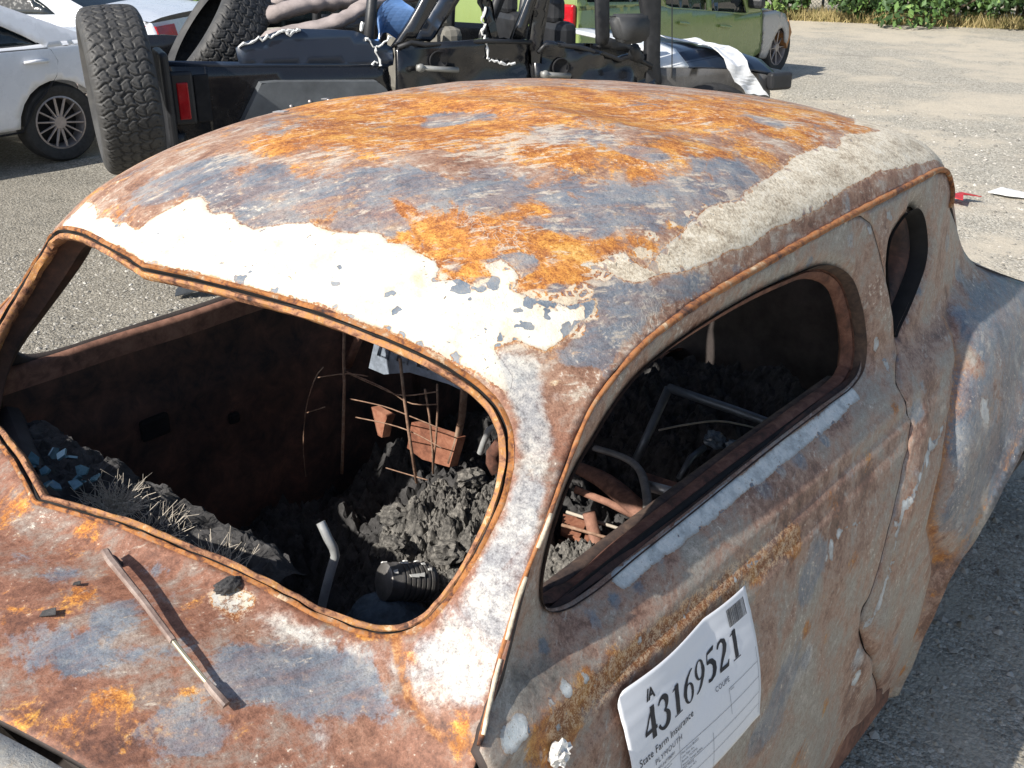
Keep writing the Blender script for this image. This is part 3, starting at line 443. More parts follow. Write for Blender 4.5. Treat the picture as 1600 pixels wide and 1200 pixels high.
D['wireh2'] = [(-0.4423,0.765,0.9253),(-0.3361,0.765,0.9193),(-0.2556,0.765,0.9191),(-0.1353,0.765,0.9644)]
D['wireh3'] = [(-0.4418,0.765,0.8553),(-0.3175,0.765,0.8717),(-0.2306,0.765,0.8726),(-0.139,0.765,0.8711)]
D['wireh4'] = [(-0.4282,0.77,0.8058),(-0.2992,0.77,0.8251),(-0.2166,0.77,0.8273),(-0.1335,0.77,0.817)]
D['wireh5'] = [(-0.3175,0.76,0.7037),(-0.2346,0.76,0.713),(-0.174,0.76,0.7205)]
D['wireh6'] = [(-0.4489,0.765,0.9286),(-0.3139,0.765,0.9223),(-0.2287,0.765,0.907),(-0.1366,0.765,0.9314)]
D['wirel'] = [(-0.4548,0.7,0.9592),(-0.4899,0.7,0.9186),(-0.5353,0.7,0.8207),(-0.5596,0.7,0.703),(-0.56,0.7,0.6177)]
D['wirem'] = [(-0.4839,0.72,0.8361),(-0.5565,0.72,0.7977)]
D['pipe'] = [(-0.0836,0.85,0.7872),(-0.0709,0.85,0.8224),(-0.0545,0.85,0.8583),(-0.0269,0.85,0.8821),(0.0155,0.85,0.9005)]
D['ringp'] = [(0.0565,0.8,0.8845),(0.0226,0.8,0.8668),(0.0014,0.8,0.8366),(-0.0008,0.8,0.8125),(0.0145,0.8,0.7909)]
D['cylA'] = [(0.1551,0.3495,0.8),(0.1776,0.4153,0.8)]
D['dome'] = [(0.1428,0.3266,0.74)]
D['rub'] = [(-0.1743,0.783,0.62)]
D['tuft1'] = [(-0.1269,-0.0479,1.06)]
D['tuft2'] = [(0.0349,-0.0393,1.05)]
D['tuft3'] = [(0.1688,-0.0259,1.05)]
D['tuft4'] = [(-0.2032,-0.1105,1.06)]
D['shard'] = [(-0.1216,-0.1318,1.1)]
D['fr1'] = [(0.05,1.334,0.6051),(0.05,1.392,0.664),(0.05,1.445,0.722),(0.05,1.489,0.7721)]
D['fr2'] = [(0.0499,1.489,0.772),(0.1646,1.481,0.772),(0.2636,1.476,0.772),(0.3699,1.465,0.772),(0.4179,1.458,0.772)]
D['fr3'] = [(0.12,1.455,0.5217),(0.12,1.518,0.5661),(0.12,1.589,0.5677)]
D['fra'] = [(0.1,1.367,0.7056),(0.1,1.504,0.668),(0.1,1.692,0.6078),(0.1,1.863,0.5293),(0.1,2.004,0.4564)]
D['sheet'] = [(0.0615,1.119,0.74),(0.1483,1.124,0.74),(0.2144,1.094,0.74),(0.2845,1.014,0.74),(0.3331,0.9434,0.74),(0.3045,0.9559,0.74),(0.2476,1.003,0.74),(0.1791,1.037,0.74),(0.1127,1.065,0.74)]
D['beam'] = [(0.0535,1.069,0.7),(0.1399,1.056,0.7),(0.2439,1.012,0.7),(0.3089,0.9796,0.7)]
D['beam2'] = [(0.0492,1.063,0.64),(0.1473,1.063,0.64),(0.2294,1.052,0.64)]
D['rod1'] = [(0.0369,1.042,0.58),(0.2066,1.064,0.58)]
D['rod2'] = [(0.0647,0.9856,0.58),(0.2126,1.013,0.58)]
D['rod3'] = [(0.0839,0.9476,0.56),(0.1858,0.9583,0.56)]
D['plate1'] = [(0.0072,1.069,0.55),(0.0747,1.088,0.55),(0.1224,0.9992,0.55),(0.0519,0.9983,0.55)]
D['plate2'] = [(0.0827,1.063,0.55),(0.1697,1.064,0.55),(0.1841,1.002,0.55),(0.1053,1.004,0.55)]
D['tubeB'] = [(0.2445,1.072,0.72),(0.3281,1.086,0.72)]
D['perf'] = [(0.1954,1.125,0.72),(0.3012,1.131,0.72),(0.3269,1.074,0.72),(0.2443,1.064,0.72)]
D['gash'] = [(0.1856,0.8287,0.6)]
D['irail'] = [(0.64,0.2057,1.083),(0.64,0.4465,1.085),(0.64,0.8493,1.077),(0.64,1.136,1.076)]
D['brk'] = [(0.2588,1.384,0.72)]
D['brk2'] = [(0.3205,1.38,0.72)]
D['wiper'] = [(0.225,-0.2558,1.2),(0.2378,-0.257,1.2),(0.2914,-0.2736,1.2),(0.376,-0.2916,1.2),(0.4543,-0.3071,1.2),(0.5194,-0.3198,1.2),(0.5599,-0.3279,1.2),(0.59,-0.3335,1.2)]
D['shadow'] = [(0.1728,-0.1892,1.14),(0.4225,-0.25,1.14),(0.5298,-0.2829,1.14)]
D['plug'] = [(0.3771,-0.1716,1.165)]
D['JA'] = [(-3.783,2.79,1.181)]
D['Ju'] = [(0.45,0.893,0)]
D['jHard'] = [(0.191,1.157),(0.177,1.255),(0.223,1.287),(0.314,1.304),(0.444,1.346),(0.554,1.345),(0.739,1.334),(0.898,1.317),(0.927,1.287),(1.088,1.226),(1.087,1.109)]
D['jRDoor'] = [(1.071,0.351),(1.098,1.086),(1.117,1.232),(1.202,1.257),(1.289,1.238),(1.445,1.239),(1.696,1.243),(1.981,1.222),(1.982,1.153),(2.002,0.257)]
D['jFDoor'] = [(2.016,0.256),(2.009,1.074),(2.035,1.158),(2.088,1.21),(2.314,1.176),(2.5,1.128),(2.62,1.082),(2.715,1.102),(2.864,1.029),(2.904,0.944),(2.965,0.159)]
D['jB'] = [(1.088,1.211),(1.206,1.355),(1.29,1.477),(1.342,1.581),(1.597,1.575),(1.499,1.434),(1.406,1.329),(1.342,1.236),(1.202,1.257)]
D['jBglass'] = [(1.238,1.264),(1.349,1.422),(1.408,1.502),(1.497,1.5),(1.433,1.394),(1.335,1.252)]
D['jBar1'] = [(1.633,1.539),(1.691,1.537),(1.777,1.216),(1.73,1.218)]
D['jBar2'] = [(2.074,1.473),(2.146,1.471),(1.973,1.115),(1.916,1.118)]
D['jC'] = [(1.981,1.215),(2.022,1.528),(2.127,1.525),(2.07,1.226),(2.055,0.954),(1.997,0.958)]
D['jC2'] = [(1.859,1.228),(1.996,1.529),(2.053,1.527),(1.933,1.224)]
D['jWF'] = [(2.439,1.517),(2.531,1.515),(2.549,1.205),(2.523,1.151),(2.461,1.169)]
D['jWF2'] = [(2.548,1.213),(2.785,1.138),(2.787,1.098),(2.453,1.154)]
D['jA'] = [(2.764,1.509),(2.916,1.504),(2.938,1.025),(2.968,0.878),(2.839,0.886),(2.84,1.192)]
D['jFlTop'] = [(0.134,0.826),(0.284,1.073),(0.378,1.075),(0.962,1.043),(1.015,0.996),(1.091,0.767),(1.039,0.771),(0.944,0.86),(0.83,0.916),(0.604,0.95),(0.416,0.927),(0.302,0.881),(0.223,0.815)]
D['jLampH'] = [(-0.192,1.13),(-0.169,1.15),(-0.082,1.138),(-0.07,1.116),(-0.095,0.887),(-0.121,0.874),(-0.201,0.902)]
D['jH1'] = [(1.217,1.102),(1.479,1.076)]
D['jH2'] = [(2.04,1.018),(2.239,0.999)]
D['jMir'] = [(2.449,1.352),(2.47,1.378),(2.671,1.374),(2.71,1.342),(2.712,1.227),(2.672,1.198),(2.538,1.189),(2.496,1.214)]
D['jArm'] = [(2.654,1.163),(2.681,1.11),(2.749,1.079)]
D['jHoodE'] = [(2.944,1.012),(3.165,1),(3.475,0.975),(3.716,0.949),(3.893,0.922)]
D['jHoodT'] = [(3.088,1.114),(3.186,1.11),(3.317,1.095),(3.503,1.073),(3.721,1.041),(3.949,0.977),(4.082,0.898)]
D['jFen'] = [(2.939,1.008),(3.608,0.964),(3.854,0.924),(3.955,0.059),(2.996,0.156)]
D['jBump'] = [(3.768,0.935),(3.953,0.925),(3.974,0.81),(3.78,0.831)]
D['jAnt'] = [(3.044,0.928),(3.026,1.184),(3.003,1.502)]
D['jT0'] = [(0.189,1.259),(0.22,1.282),(0.263,1.286),(0.3,1.298),(0.336,1.304),(0.385,1.319),(0.426,1.334),(0.459,1.343),(0.551,1.343)]
D['jT1'] = [(0.895,1.318),(0.913,1.363)]
D['jT2'] = [(0.924,1.289),(0.953,1.255),(0.983,1.228),(0.988,1.188),(1.002,1.159),(1.008,1.118)]
D['jT3'] = [(0.983,1.228),(1.03,1.244),(1.063,1.264),(1.083,1.282)]
D['jT4'] = [(0.953,1.128),(0.994,1.145)]
D['jT5'] = [(1.677,1.437),(1.68,1.393),(1.655,1.349),(1.675,1.319),(1.645,1.283),(1.679,1.252),(1.682,1.188),(1.703,1.115)]
D['jT6'] = [(1.703,1.115),(1.767,1.1),(1.841,1.077),(1.876,1.079)]
D['jT7'] = [(0.441,1.347),(0.476,1.325),(0.514,1.341)]
D['bag1'] = [(-4.319,3.436,1.264),(-4.248,3.526,1.319),(-4.142,3.649,1.381),(-4.081,3.861,1.416),(-4.008,4.067,1.423),(-3.911,4.319,1.476)]
D['bag2'] = [(-3.969,3.271,1.22),(-3.936,3.394,1.263),(-3.869,3.538,1.293),(-3.797,3.681,1.316),(-3.743,3.818,1.354),(-3.744,3.997,1.417),(-3.759,4.284,1.445),(-3.754,4.577,1.453)]
D['bag3'] = [(-4.696,3.732,1.329),(-4.582,3.848,1.368),(-4.467,3.974,1.422)]
D['tyA'] = [(-3.868,2.309,1.085)]
D['tyB'] = [(-4.539,3.424,1.188)]
D['sheetW'] = [(-2.094,5.599,1.117),(-1.986,5.666,1.079),(-1.852,5.598,1.017),(-1.734,5.513,0.95)]
D['blueF'] = [(-3.37,3.847,1.366)]
D['cWin'] = [(-0.693,1.15),(-0.401,1.138),(-0.216,1.038),(-0.046,0.925),(-0.237,0.927),(-0.442,0.935),(-0.736,0.948)]
D['cSeam'] = [(-0.123,0.971),(-0.026,0.913),(0.012,0.824),(-0.02,0.71),(-0.132,0.584),(-0.241,0.494),(-0.312,0.375),(-0.37,0.295),(-0.572,0.289)]
D['cH'] = [(-0.276,0.836),(-0.074,0.832)]
D['cFuel'] = [(0.188,0.843)]
D['cTop'] = [(-0.3,1.265),(-0.086,1.165),(0.113,1.076),(0.279,1.008)]
D['kWin1'] = [(-2.86,1.135),(-2.834,1.018),(-2.737,0.973),(-1.93,0.893),(-1.98,1.221)]
D['kWin2'] = [(-1.894,1.217),(-1.841,0.88),(-1.094,0.794),(-1.184,0.937),(-1.432,1.196)]
D['kSeam'] = [(-1.736,0.866),(-1.684,0.452)]
D['kH1'] = [(-2.614,0.826),(-2.408,0.798)]
D['kH2'] = [(-1.713,0.725),(-1.45,0.69)]
D['kD'] = [(-0.684,0.781),(-0.533,0.3)]
D['gScr'] = [(-0.928,7.115,0),(-0.687,7.556,0),(-1.435,8.63,0),(0.066,5.181,0),(-3.522,2.347,0),(0.699,1.941,0)]
D['PAPER'] = [(0.7847,0.1236,1.013),(0.789,0.4784,1.002),(0.8405,0.4266,0.8194)]
D['FOIL'] = [(0.7927,-0.004,1.009)]
# ------------------------------------------------------------ burned car: shell, sides, frames
_t = np.arange(0, 12.01, .05); VLN = np.concatenate([[0], np.cumsum(np.linalg.norm(np.diff(catmull(GR, _t)[:, 2], axis=0), axis=1))])
def SM(m):
    m = np.atleast_2d(m); return S(m[:, 0]/.74, np.interp(m[:, 1], VLN, _t))
def splat(P, name, base, lo=0.0, hi=1.1):
    f = np.full(len(P), base)
    for x, y, r, w in D[name]: f = f+w*.55*np.exp(-((P[:, 0]-x)**2+(P[:, 1]-y)**2)/(r*1.1)**2)
    return np.clip(f, lo, hi)
def poly_field(P, name, w, cap): return np.clip(.5+sdist(P, D[name])/w, 0, cap)
car = tag(empty('burned_coupe', (0, 0, 0)), 'burned out rusty old coupe with cream paint remains and no glass', 'car')
# --- windshield hole, both halves
half = D['WS']; ctr_top = (0.0, .7048); ctr_bot = (0.0, .3456)
ws_loop = [ctr_top]+half+[ctr_bot]+[(-a, b) for a, b in half[::-1]]
WSL = resample(ws_loop, .007, True)
# round the traced corners a little
for _ in range(9): WSL = (np.roll(WSL, 1, 0)+2*WSL+np.roll(WSL, -1, 0))/4
LEN = VLN[-1]
r0, r1 = VLN[np.searchsorted(_t, 10.35)], VLN[np.searchsorted(_t, 11.55)]
rw = resample([(-.40, r0), (.40, r0), (.50, (r0+r1)/2), (.38, r1), (-.38, r1), (-.50, (r0+r1)/2)], .02, True, 1)
outl = resample([(-.74, 0), (.74, 0), (.74, LEN), (-.74, LEN)], .016, True)
V2, T = patch(outl, [WSL, rw], .0125)
P3 = SM(V2)
cr = np.array(D['CR']); cdn = segdist(V2*[1, 1], cr, False)
cdm = np.minimum(cdn, segdist(V2*[-1, 1], cr, False))
P3[:, 2] -= .005*np.exp(-(cdm/.007)**2)-.0035*np.exp(-((cdm-.014)/.008)**2)
# small heat ripples in the sheet
nz = np.array([noise.noise(Vector((p[0]*7, p[1]*7, p[2]*7)))*.0022+noise.noise(Vector((p[0]*22, p[1]*22, 3)))*.0007 for p in P3]); P3[:, 2] += nz
inner_sm = np.exp(-(segdist(V2, WSL)/.010)**2)
P3[:, 2] += .0035*np.exp(-((segdist(V2, WSL)-.016)/.009)**2)
cream = np.maximum.reduce([poly_field(V2, 'C1', .05, 1.0), poly_field(V2, 'C2', .05, .9), poly_field(V2, 'C5', .03, .52)])
cream = np.where(V2[:, 0] < -.60, np.minimum(cream, .55), cream)
tan = np.clip(.5+sdist(V2, D['C2'])/.03, 0, 1)
roofy = sm(.62, .74, V2[:, 1])
orange = splat(V2, 'ORG', 0)+.24+.16*roofy-.5*np.exp(-((np.abs(V2[:, 0])-.70)/.05)**2)*roofy*.6
steel = splat(V2, 'STL', 0)*(.72+.28*roofy)+.30+.06*roofy
dark = splat(V2, 'DRK', 0)+.08
ash = np.maximum.reduce([.74*sm(.1, .95, poly_field(V2, 'C3', .05, 1)), .62*sm(.1, .9, poly_field(V2, 'C4', .05, 1)), .55*sm(.2, .8, poly_field(V2, 'C5', .04, 1)), splat(V2, 'ASH', 0)])
cream = cream-.1*splat(V2, 'STL', 0)*(cream < .95)-.0
pale = splat(V2, 'PALE', 0); lace = splat(V2, 'LACE', 0)
seam = np.maximum.reduce([.72*np.exp(-(segdist(V2, WSL)/.009)**2), .75*np.exp(-(cdn/.011)**2), .40*np.exp(-((np.abs(V2[:, 0])-.74)/.012)**2)])
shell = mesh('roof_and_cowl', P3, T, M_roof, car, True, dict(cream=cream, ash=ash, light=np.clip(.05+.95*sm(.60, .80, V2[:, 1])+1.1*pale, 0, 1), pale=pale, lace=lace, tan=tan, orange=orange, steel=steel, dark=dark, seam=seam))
tag(shell, 'dented roof with burnt orange rust and a band of cream paint left along its front edge')
P3_shell = P3.copy(); solidify(shell, .014, M_soot)
# --- windshield frame: outer lip, black groove, inner bead
def frame_sweep(name, loop2, fmap, prof, mats, parent, closed=True, midx=None, jit=.0):
    L = np.asarray(loop2); Pc = fmap(L); n = len(L); e = 1e-3
    cen = L.mean(0)
    Pa = fmap(L+[e, 0]); Pb = fmap(L+[0, e]); N = np.cross(Pa-Pc, Pb-Pc); N /= np.linalg.norm(N, axis=1)[:, None]
    Tt = np.roll(Pc, -1, 0)-np.roll(Pc, 1, 0); Tt /= np.linalg.norm(Tt, axis=1)[:, None]
    B = np.cross(N, Tt); c3 = Pc.mean(0); s = np.sign(((c3-Pc)*B).sum(1).sum()); B *= s
    V = []; k = len(prof)
    for i in range(n):
        j = jit*(noise.noise(Vector(Pc[i])*17)+.45*noise.noise(Vector(Pc[i])*52))
        for q_, (b, h) in enumerate(prof): jj = j*(1 if q_ % 3 else -.6)+(jit*.5*noise.noise(Vector(Pc[i])*34+Vector((q_, 0, 0))) if jit else 0); V.append(Pc[i]+B[i]*(b+jj*.7)+N[i]*(h+jj+(0 if not jit or h > -.010 or q_ > 7 else .009*max(0, noise.noise(Vector(Pc[i])*11)*1.6))))
    F = []; MI = []
    for i in range(n if closed else n-1):
        for q in range(k-1):
            a = i*k+q; b = ((i+1) % n)*k+q; F.append((a, b, b+1, a+1) if s > 0 else (a, a+1, b+1, b)); MI.append(midx[q] if midx else 0)
    o = mesh(name, V, F, mats, parent, True); o.data.polygons.foreach_set('material_index', MI); o.data.set_sharp_from_angle(angle=math.radians(50)); return o
frame_sweep('windshield_frame', WSL, SM, [(-.005, .0003), (-.003, .0022), (.0005, .0026), (.003, .0005), (.0033, -.011), (.0062, -.011), (.0066, -.006), (.0085, -.0035), (.013, -.004), (.0155, -.007), (.0155, -.016), (.008, -.024)],
            [M_flange, M_black, M_bead], car, True, [0, 0, 0, 1, 1, 1, 2, 2, 2, 2, 2], jit=.0024)
# inner header roll, sooty, a hand's width inside
frame_sweep('windshield_inner_channel', WSL, SM, [(.004, -.020), (-.006, -.035), (-.008, -.060), (-.030, -.075), (-.05, -.07)], [M_inner], car)
# --- sides
def side_map(m):
    m = np.atleast_2d(m); return np.stack([sideX(m[:, 0], m[:, 1]), m[:, 0], m[:, 1]], 1)
rail = resample(D['RAIL'], .02, False, 1); de = D['DOOREDGE']
k = np.argmin(np.hypot(rail[:, 0]-1.08, rail[:, 1]-1.437))
door_out = [tuple(p-[0, .005]) for p in rail[:k+1]]+de[1:]+[(1.19, .27), (-.12, .27)]
qt_out = [tuple(p-[0, .005]) for p in rail[k:]]+[(1.80, 1.27), (1.96, 1.13), (2.12, 1.063), (2.3, .998), (2.7, .878), (3.0, .698), (3.08, .50), (3.05, .35), (2.75, .35), (2.55, .6), (2.3, .76), (2.0, .80)]+D['FB'][::-1]+[(1.196, .27)]+[(y+.0025, z) for y, z in de[::-1]][:-1]
door_out = resample(door_out, .015, True); qt_out = resample(qt_out, .015, True)
DWL = resample(D['DW'], .012, True, 1); QWL = resample(D['QW'], .010, True, 1)
BFF = np.array([(1.2, .27)]+D['FB'])
sline = np.array(de[9:]); crs = np.array([(1.60, 1.10), (1.567, 1.027), (1.47, .95), (1.408, .875), (1.35, .80), (1.312, .729), (1.367, .638), (1.425, .584)])
hump = np.array([(1.30, .98), (1.20, .90), (1.12, .80), (1.06, .70), (1.02, .60), (1.04, .50)]); hv = np.array([(.96, .70), (.957, .64), (1.0, .565), (1.13, .41), (1.19, .33)])
def side_part(name, outl, hole, near, sp, label=None, th=.02, parent=car):
    V2, T = patch(outl, [hole], sp); P3 = side_map(V2)
    d = segdist(V2, hole); rev = .0105*np.exp(-(d/.016)**2); P3[:, 0] -= rev
    if hole is DWL: P3[:, 0] -= .010*np.exp(-(np.hypot((V2[:, 0]-1.16)/.05, (V2[:, 1]-1.27)/.13))**4)
    if hole is QWL: P3[:, 0] -= .012*np.exp(-(d/.03)**2)*(V2[:, 0] > 1.42)
    ds = segdist(V2, np.array(de), False); P3[:, 0] -= .0022*np.exp(-(ds/.007)**2)
    dc = segdist(V2, crs, False); P3[:, 0] -= .0*dc
    P3[:, 0] += .0075*np.exp(-(segdist(V2, hump, False)/.032)**2)-.009*np.exp(-(segdist(V2, hv, False)/.018)**2)
    db = segdist(V2, BFF, False); P3[:, 0] += .007*np.exp(-(db/.008)**2)
    # hump at the lower front of the fender
    if name != 'door': P3[:, 0] += .012*np.exp(-((V2[:, 0]-1.02)/.05)**2-((V2[:, 1]-.60)/.07)**2)
    if name == 'door': P3[:, 0] += .012*np.exp(-((V2[:, 0]-1.02)/.06)**2-((V2[:, 1]-.55)/.07)**2)
    P3[:, 0] += np.array([noise.noise(Vector((p[0]*6, p[1]*4, 5)))*.004*sm(1.05, .9, p[1])+noise.noise(Vector((p[0]*14+p[1]*9, p[1]*3, 9)))*.003*sm(1.0, 1.2, p[0])*sm(1.45, 1.3, p[0])*sm(1.1, .9, p[1]) for p in V2])
    if near:
        bd = lambda k, w, a: a*np.exp(-(segdist(V2, np.array(D[k]), False)/w)**2)
        belt_sun = bd('GOLD', .022, .42)  # sunlight on the belt slope put into the colour, with rust grain
        A = dict(lace=belt_sun*1.8, ash=splat(V2, 'SA', 0),  cream=.27+np.maximum.reduce([splat(V2, 'SC', 0)*1.0, bd('BAND', .0095, .60), bd('BAND2', .012, .33), bd('BAND3', .007, .26), belt_sun*.42]), tan=np.full(len(V2), .0), orange=.26+splat(V2, 'SO', 0)*1.0+belt_sun, steel=.34+splat(V2, 'SS', 0)*1.0+bd('BAND', .03, .12)-belt_sun*.6+.30*sm(.0, .10, V2[:, 0]-np.interp(V2[:, 1], [.5, .63, .73, .80, .875, .95, 1.03, 1.1], [1.42, 1.38, 1.34, 1.38, 1.43, 1.50, 1.60, 1.7]))*sm(1.2, 1.05, V2[:, 1]), dark=.12+splat(V2, 'SD', 0),
                 seam=np.maximum.reduce([.45*np.exp(-(ds/.006)**2), .62*np.exp(-(dc/.028)**2), .45*np.exp(-(segdist(V2, rail, False)/.012)**2), .5*np.exp(-(np.maximum(db-.03, 0)/.02)**2)*(db > .012)]))
    else:
        P3[:, 0] *= -1; T = T[:, ::-1]; n = len(V2); A = dict(cream=np.full(n, .38), tan=np.zeros(n), orange=np.full(n, .45), steel=np.full(n, .42), dark=np.full(n, .1), seam=np.zeros(n))
    o = mesh(name, P3, T, M_side, parent, True, A); solidify(o, th, M_soot)
    if label: tag(o, label)
    return o
door = side_part('door', door_out, DWL, True, .0085, 'grey and brown door with a flaked pale blue streak below the window')
quarter = side_part('rear_quarter_panel', qt_out, QWL, True, .0145, 'blue grey rear quarter with a bulging fender')
side_part('door', door_out, DWL, False, .03); side_part('rear_quarter_panel', qt_out, QWL, False, .03)
# --- drip rail
rl = resample(D['RAIL'], .012, False, 1); Pr = side_map(rl); n = len(rl)
s_ = np.arange(n)/n
for sg in (1, -1):
    V = []; m = 8
    Tn = np.gradient(Pr, axis=0); Tn /= np.linalg.norm(Tn, axis=1)[:, None]
    for i in range(n):
        up = np.cross(Tn[i], [1, 0, 0]); up /= np.linalg.norm(up); up *= np.sign(up[2]+up[1]*-.2) if abs(up[2]) > .05 else 1
        ox = np.cross(up, Tn[i]); ox *= np.sign(ox[0])
        g = .45+.55*sm(.18, .40, s_[i]); j = noise.noise(Vector((i*.35, 0, 0)))*.0016
        for w in range(m):
            a = 2*math.pi*w/m; V.append((Pr[i]+ox*(.003+(.0070*g+j)*math.cos(a))+up*((.0064*g+j)*math.sin(a)))*[sg, 1, 1])
    F = [(i*m+q, i*m+(q+1) % m, (i+1)*m+(q+1) % m, (i+1)*m+q) for i in range(n-1) for q in range(m)]+[tuple(range(m)), tuple((n-1)*m+q for q in range(m))]
    if sg < 0: F = [f[::-1] for f in F]
    mesh('drip_rail', V, F, M_rail, car, True)
# pale seal strip left along the pillar seam
ps = resample(D['RAIL'][:6], .008, False, 1); Pp = side_map(ps)
M_seal = simple('crusted_pale_sealer', (.62, .53, .40), .9, var=.4, sc=60, bump=.6)
for a0, a1 in ((2, 14), (16, 27), (31, 40)):
    b = MB()
    seg = [Vector(Pp[i])+Vector((.007+.001*noise.noise(Vector((i, 0, 0))), -.003, .001)) for i in range(a0, min(a1, len(Pp)))]
    if len(seg) > 2: b.tube(seg, [.0026+.0016*abs(noise.noise(Vector((i*.7, 3, 0)))) for i in range(len(seg))], 6); b.build('seal_strip', M_seal, car, True)
# --- trunk lid, hood, front fenders, floor
def loft(name, rows, mat, parent, th=.012, sub=6, attrs=None):
    R = np.array(rows, float); a = catmull(R, np.linspace(0, len(R)-1, (len(R)-1)*sub+1)); a = np.swapaxes(a, 0, 1)
    a = catmull(a, np.linspace(0, a.shape[0]-1, (a.shape[0]-1)*sub+1)); n, m = a.shape[:2]
    V = a.reshape(-1, 3); F = [(i*m+j, (i+1)*m+j, (i+1)*m+j+1, i*m+j+1) for i in range(n-1) for j in range(m-1)]
    q0 = V[[f[0] for f in F]]; nn = np.cross(V[[f[1] for f in F]]-q0, V[[f[3] for f in F]]-q0).sum(0); ce = V.mean(0); ce = ce-np.array([0, ce[1], .3])
    if nn @ ce < 0: F = [f[::-1] for f in F]
    A = {k: np.full(len(V), v) for k, v in dict(dict(cream=.3, tan=0, orange=.4, steel=.4, dark=.1, seam=0, light=.7), **(attrs or {})).items()}
    o = mesh(name, V, F, mat, parent, True, A)
    if th: solidify(o, th, M_soot)
    return o
def sym(rows): return [[(-x, y, z) for x, y, z in r[:0:-1]]+list(r) for r in rows]
sx = lambda y, z: (float(sideX(y, z))-.004, y, z+.002)
loft('trunk_lid', sym([[(0, 2.5, 1.125), (.37, 2.38, 1.125), (.55, 2.12, 1.125), sx(1.955, 1.135)], [(0, 2.7, 1.01), (.34, 2.6, 1.0), (.50, 2.35, 1.02), sx(2.12, 1.065)], [(0, 2.85, .95), (.34, 2.75, .93), (.52, 2.5, .95), sx(2.3, 1.0)],
      [(0, 3.12, .79), (.35, 3.05, .77), (.56, 2.85, .80), sx(2.7, .88)], [(0, 3.28, .57), (.35, 3.24, .57), (.58, 3.12, .62), sx(3.0, .70)], [(0, 3.3, .32), (.35, 3.27, .33), (.60, 3.16, .42), sx(3.075, .50)]]), M_side, car)
hood = loft('hood', sym([[(0, -.556, 1.130), (.2, -.511, 1.125), (.4, -.457, 1.100), (.50, -.427, 1.058), (.58, -.405, 1.0)], [(0, -.9, 1.10), (.2, -.88, 1.09), (.36, -.85, 1.045), (.45, -.83, .98), (.50, -.82, .9)],
      [(0, -1.4, 1.02), (.18, -1.39, 1.01), (.29, -1.37, .965), (.36, -1.36, .89), (.40, -1.35, .8)], [(0, -1.85, .82), (.12, -1.84, .81), (.2, -1.82, .76), (.25, -1.8, .68), (.28, -1.78, .6)]]), M_roof, car, attrs=dict(cream=.60, steel=.5, orange=.2, light=.9, ash=.5))
for sg in (1, -1):
    o = loft('front_fender', [[(sg*x, y, z) for x, y, z in r] for r in [[(.735, -.13, .9), (.80, -.13, .8), (.83, -.13, .55), (.82, -.13, .3)], [(.64, -.5, .82), (.76, -.5, .82), (.86, -.5, .7), (.86, -.5, .5)],
      [(.50, -.95, .84), (.76, -1.0, .86), (.92, -1.0, .72), (.90, -1.0, .6)], [(.40, -1.5, .78), (.70, -1.5, .84), (.88, -1.45, .66), (.86, -1.4, .5)], [(.30, -1.8, .6), (.62, -1.88, .66), (.78, -1.80, .5), (.78, -1.7, .4)]]], M_side, car)
for sg in (1, -1): loft('cowl_side', [[(sg*x, y, z) for x, y, z in r] for r in [[(.725, -.42, .78), (.75, -.42, .6), (.77, -.42, .3)], [(.735, -.32, .83), (.77, -.32, .65), (.79, -.32, .3)], [(.742, -.22, .91), (.80, -.22, .72), (.82, -.22, .3)], [(.748, -.127, 1.02), (.812, -.127, .82), (.838, -.127, .28)]]], M_side, car)
b = MB(); b.box((0, 1.35, .33), (1.50, 3.0, .03)).box((0, -.10, .62), (1.2, .03, .70)).box((0, 2.55, .6), (1.2, .03, .55)); b.build('floor_pan', M_soot, car)
for x in (.80, -.80): b = MB(); b.box((x, .55, .30), (.06, 1.45, .10), bev=.01); b.build('rocker_sill', M_brown, car)
def wheel_rim(x, y):
    s = 1 if x > 0 else -1; b = MB(); b.lathe([(.205, -.07), (.215, -.075), (.20, -.06), (.19, -.04), (.185, .0), (.19, .05), (.205, .07), (.215, .075)], (x, y, .215), (s, 0, 0), 32)
    b.lathe([(.0, .03), (.05, .03), (.09, .02), (.15, .035), (.187, .01)], (x, y, .215), (s, 0, 0), 32); return b.build('wheel_rim', M_brown, car, True, 40)
for x, y in ((.68, -1.15), (-.68, -1.15), (.58, 2.45), (-.58, 2.45)): wheel_rim(x, y)
# hood joint: dark gutter between cowl and hood
b = MB(); b.tube([(-.7, -.43, .80), (-.53, -.47, 1.0), (-.4, -.50, 1.06), (-.2, -.545, 1.085), (0, -.56, 1.085), (.2, -.52, 1.075), (.4, -.465, 1.05), (.53, -.43, .99), (.7, -.39, .80)], .022, 6); b.build('hood_gutter', M_soot, car)
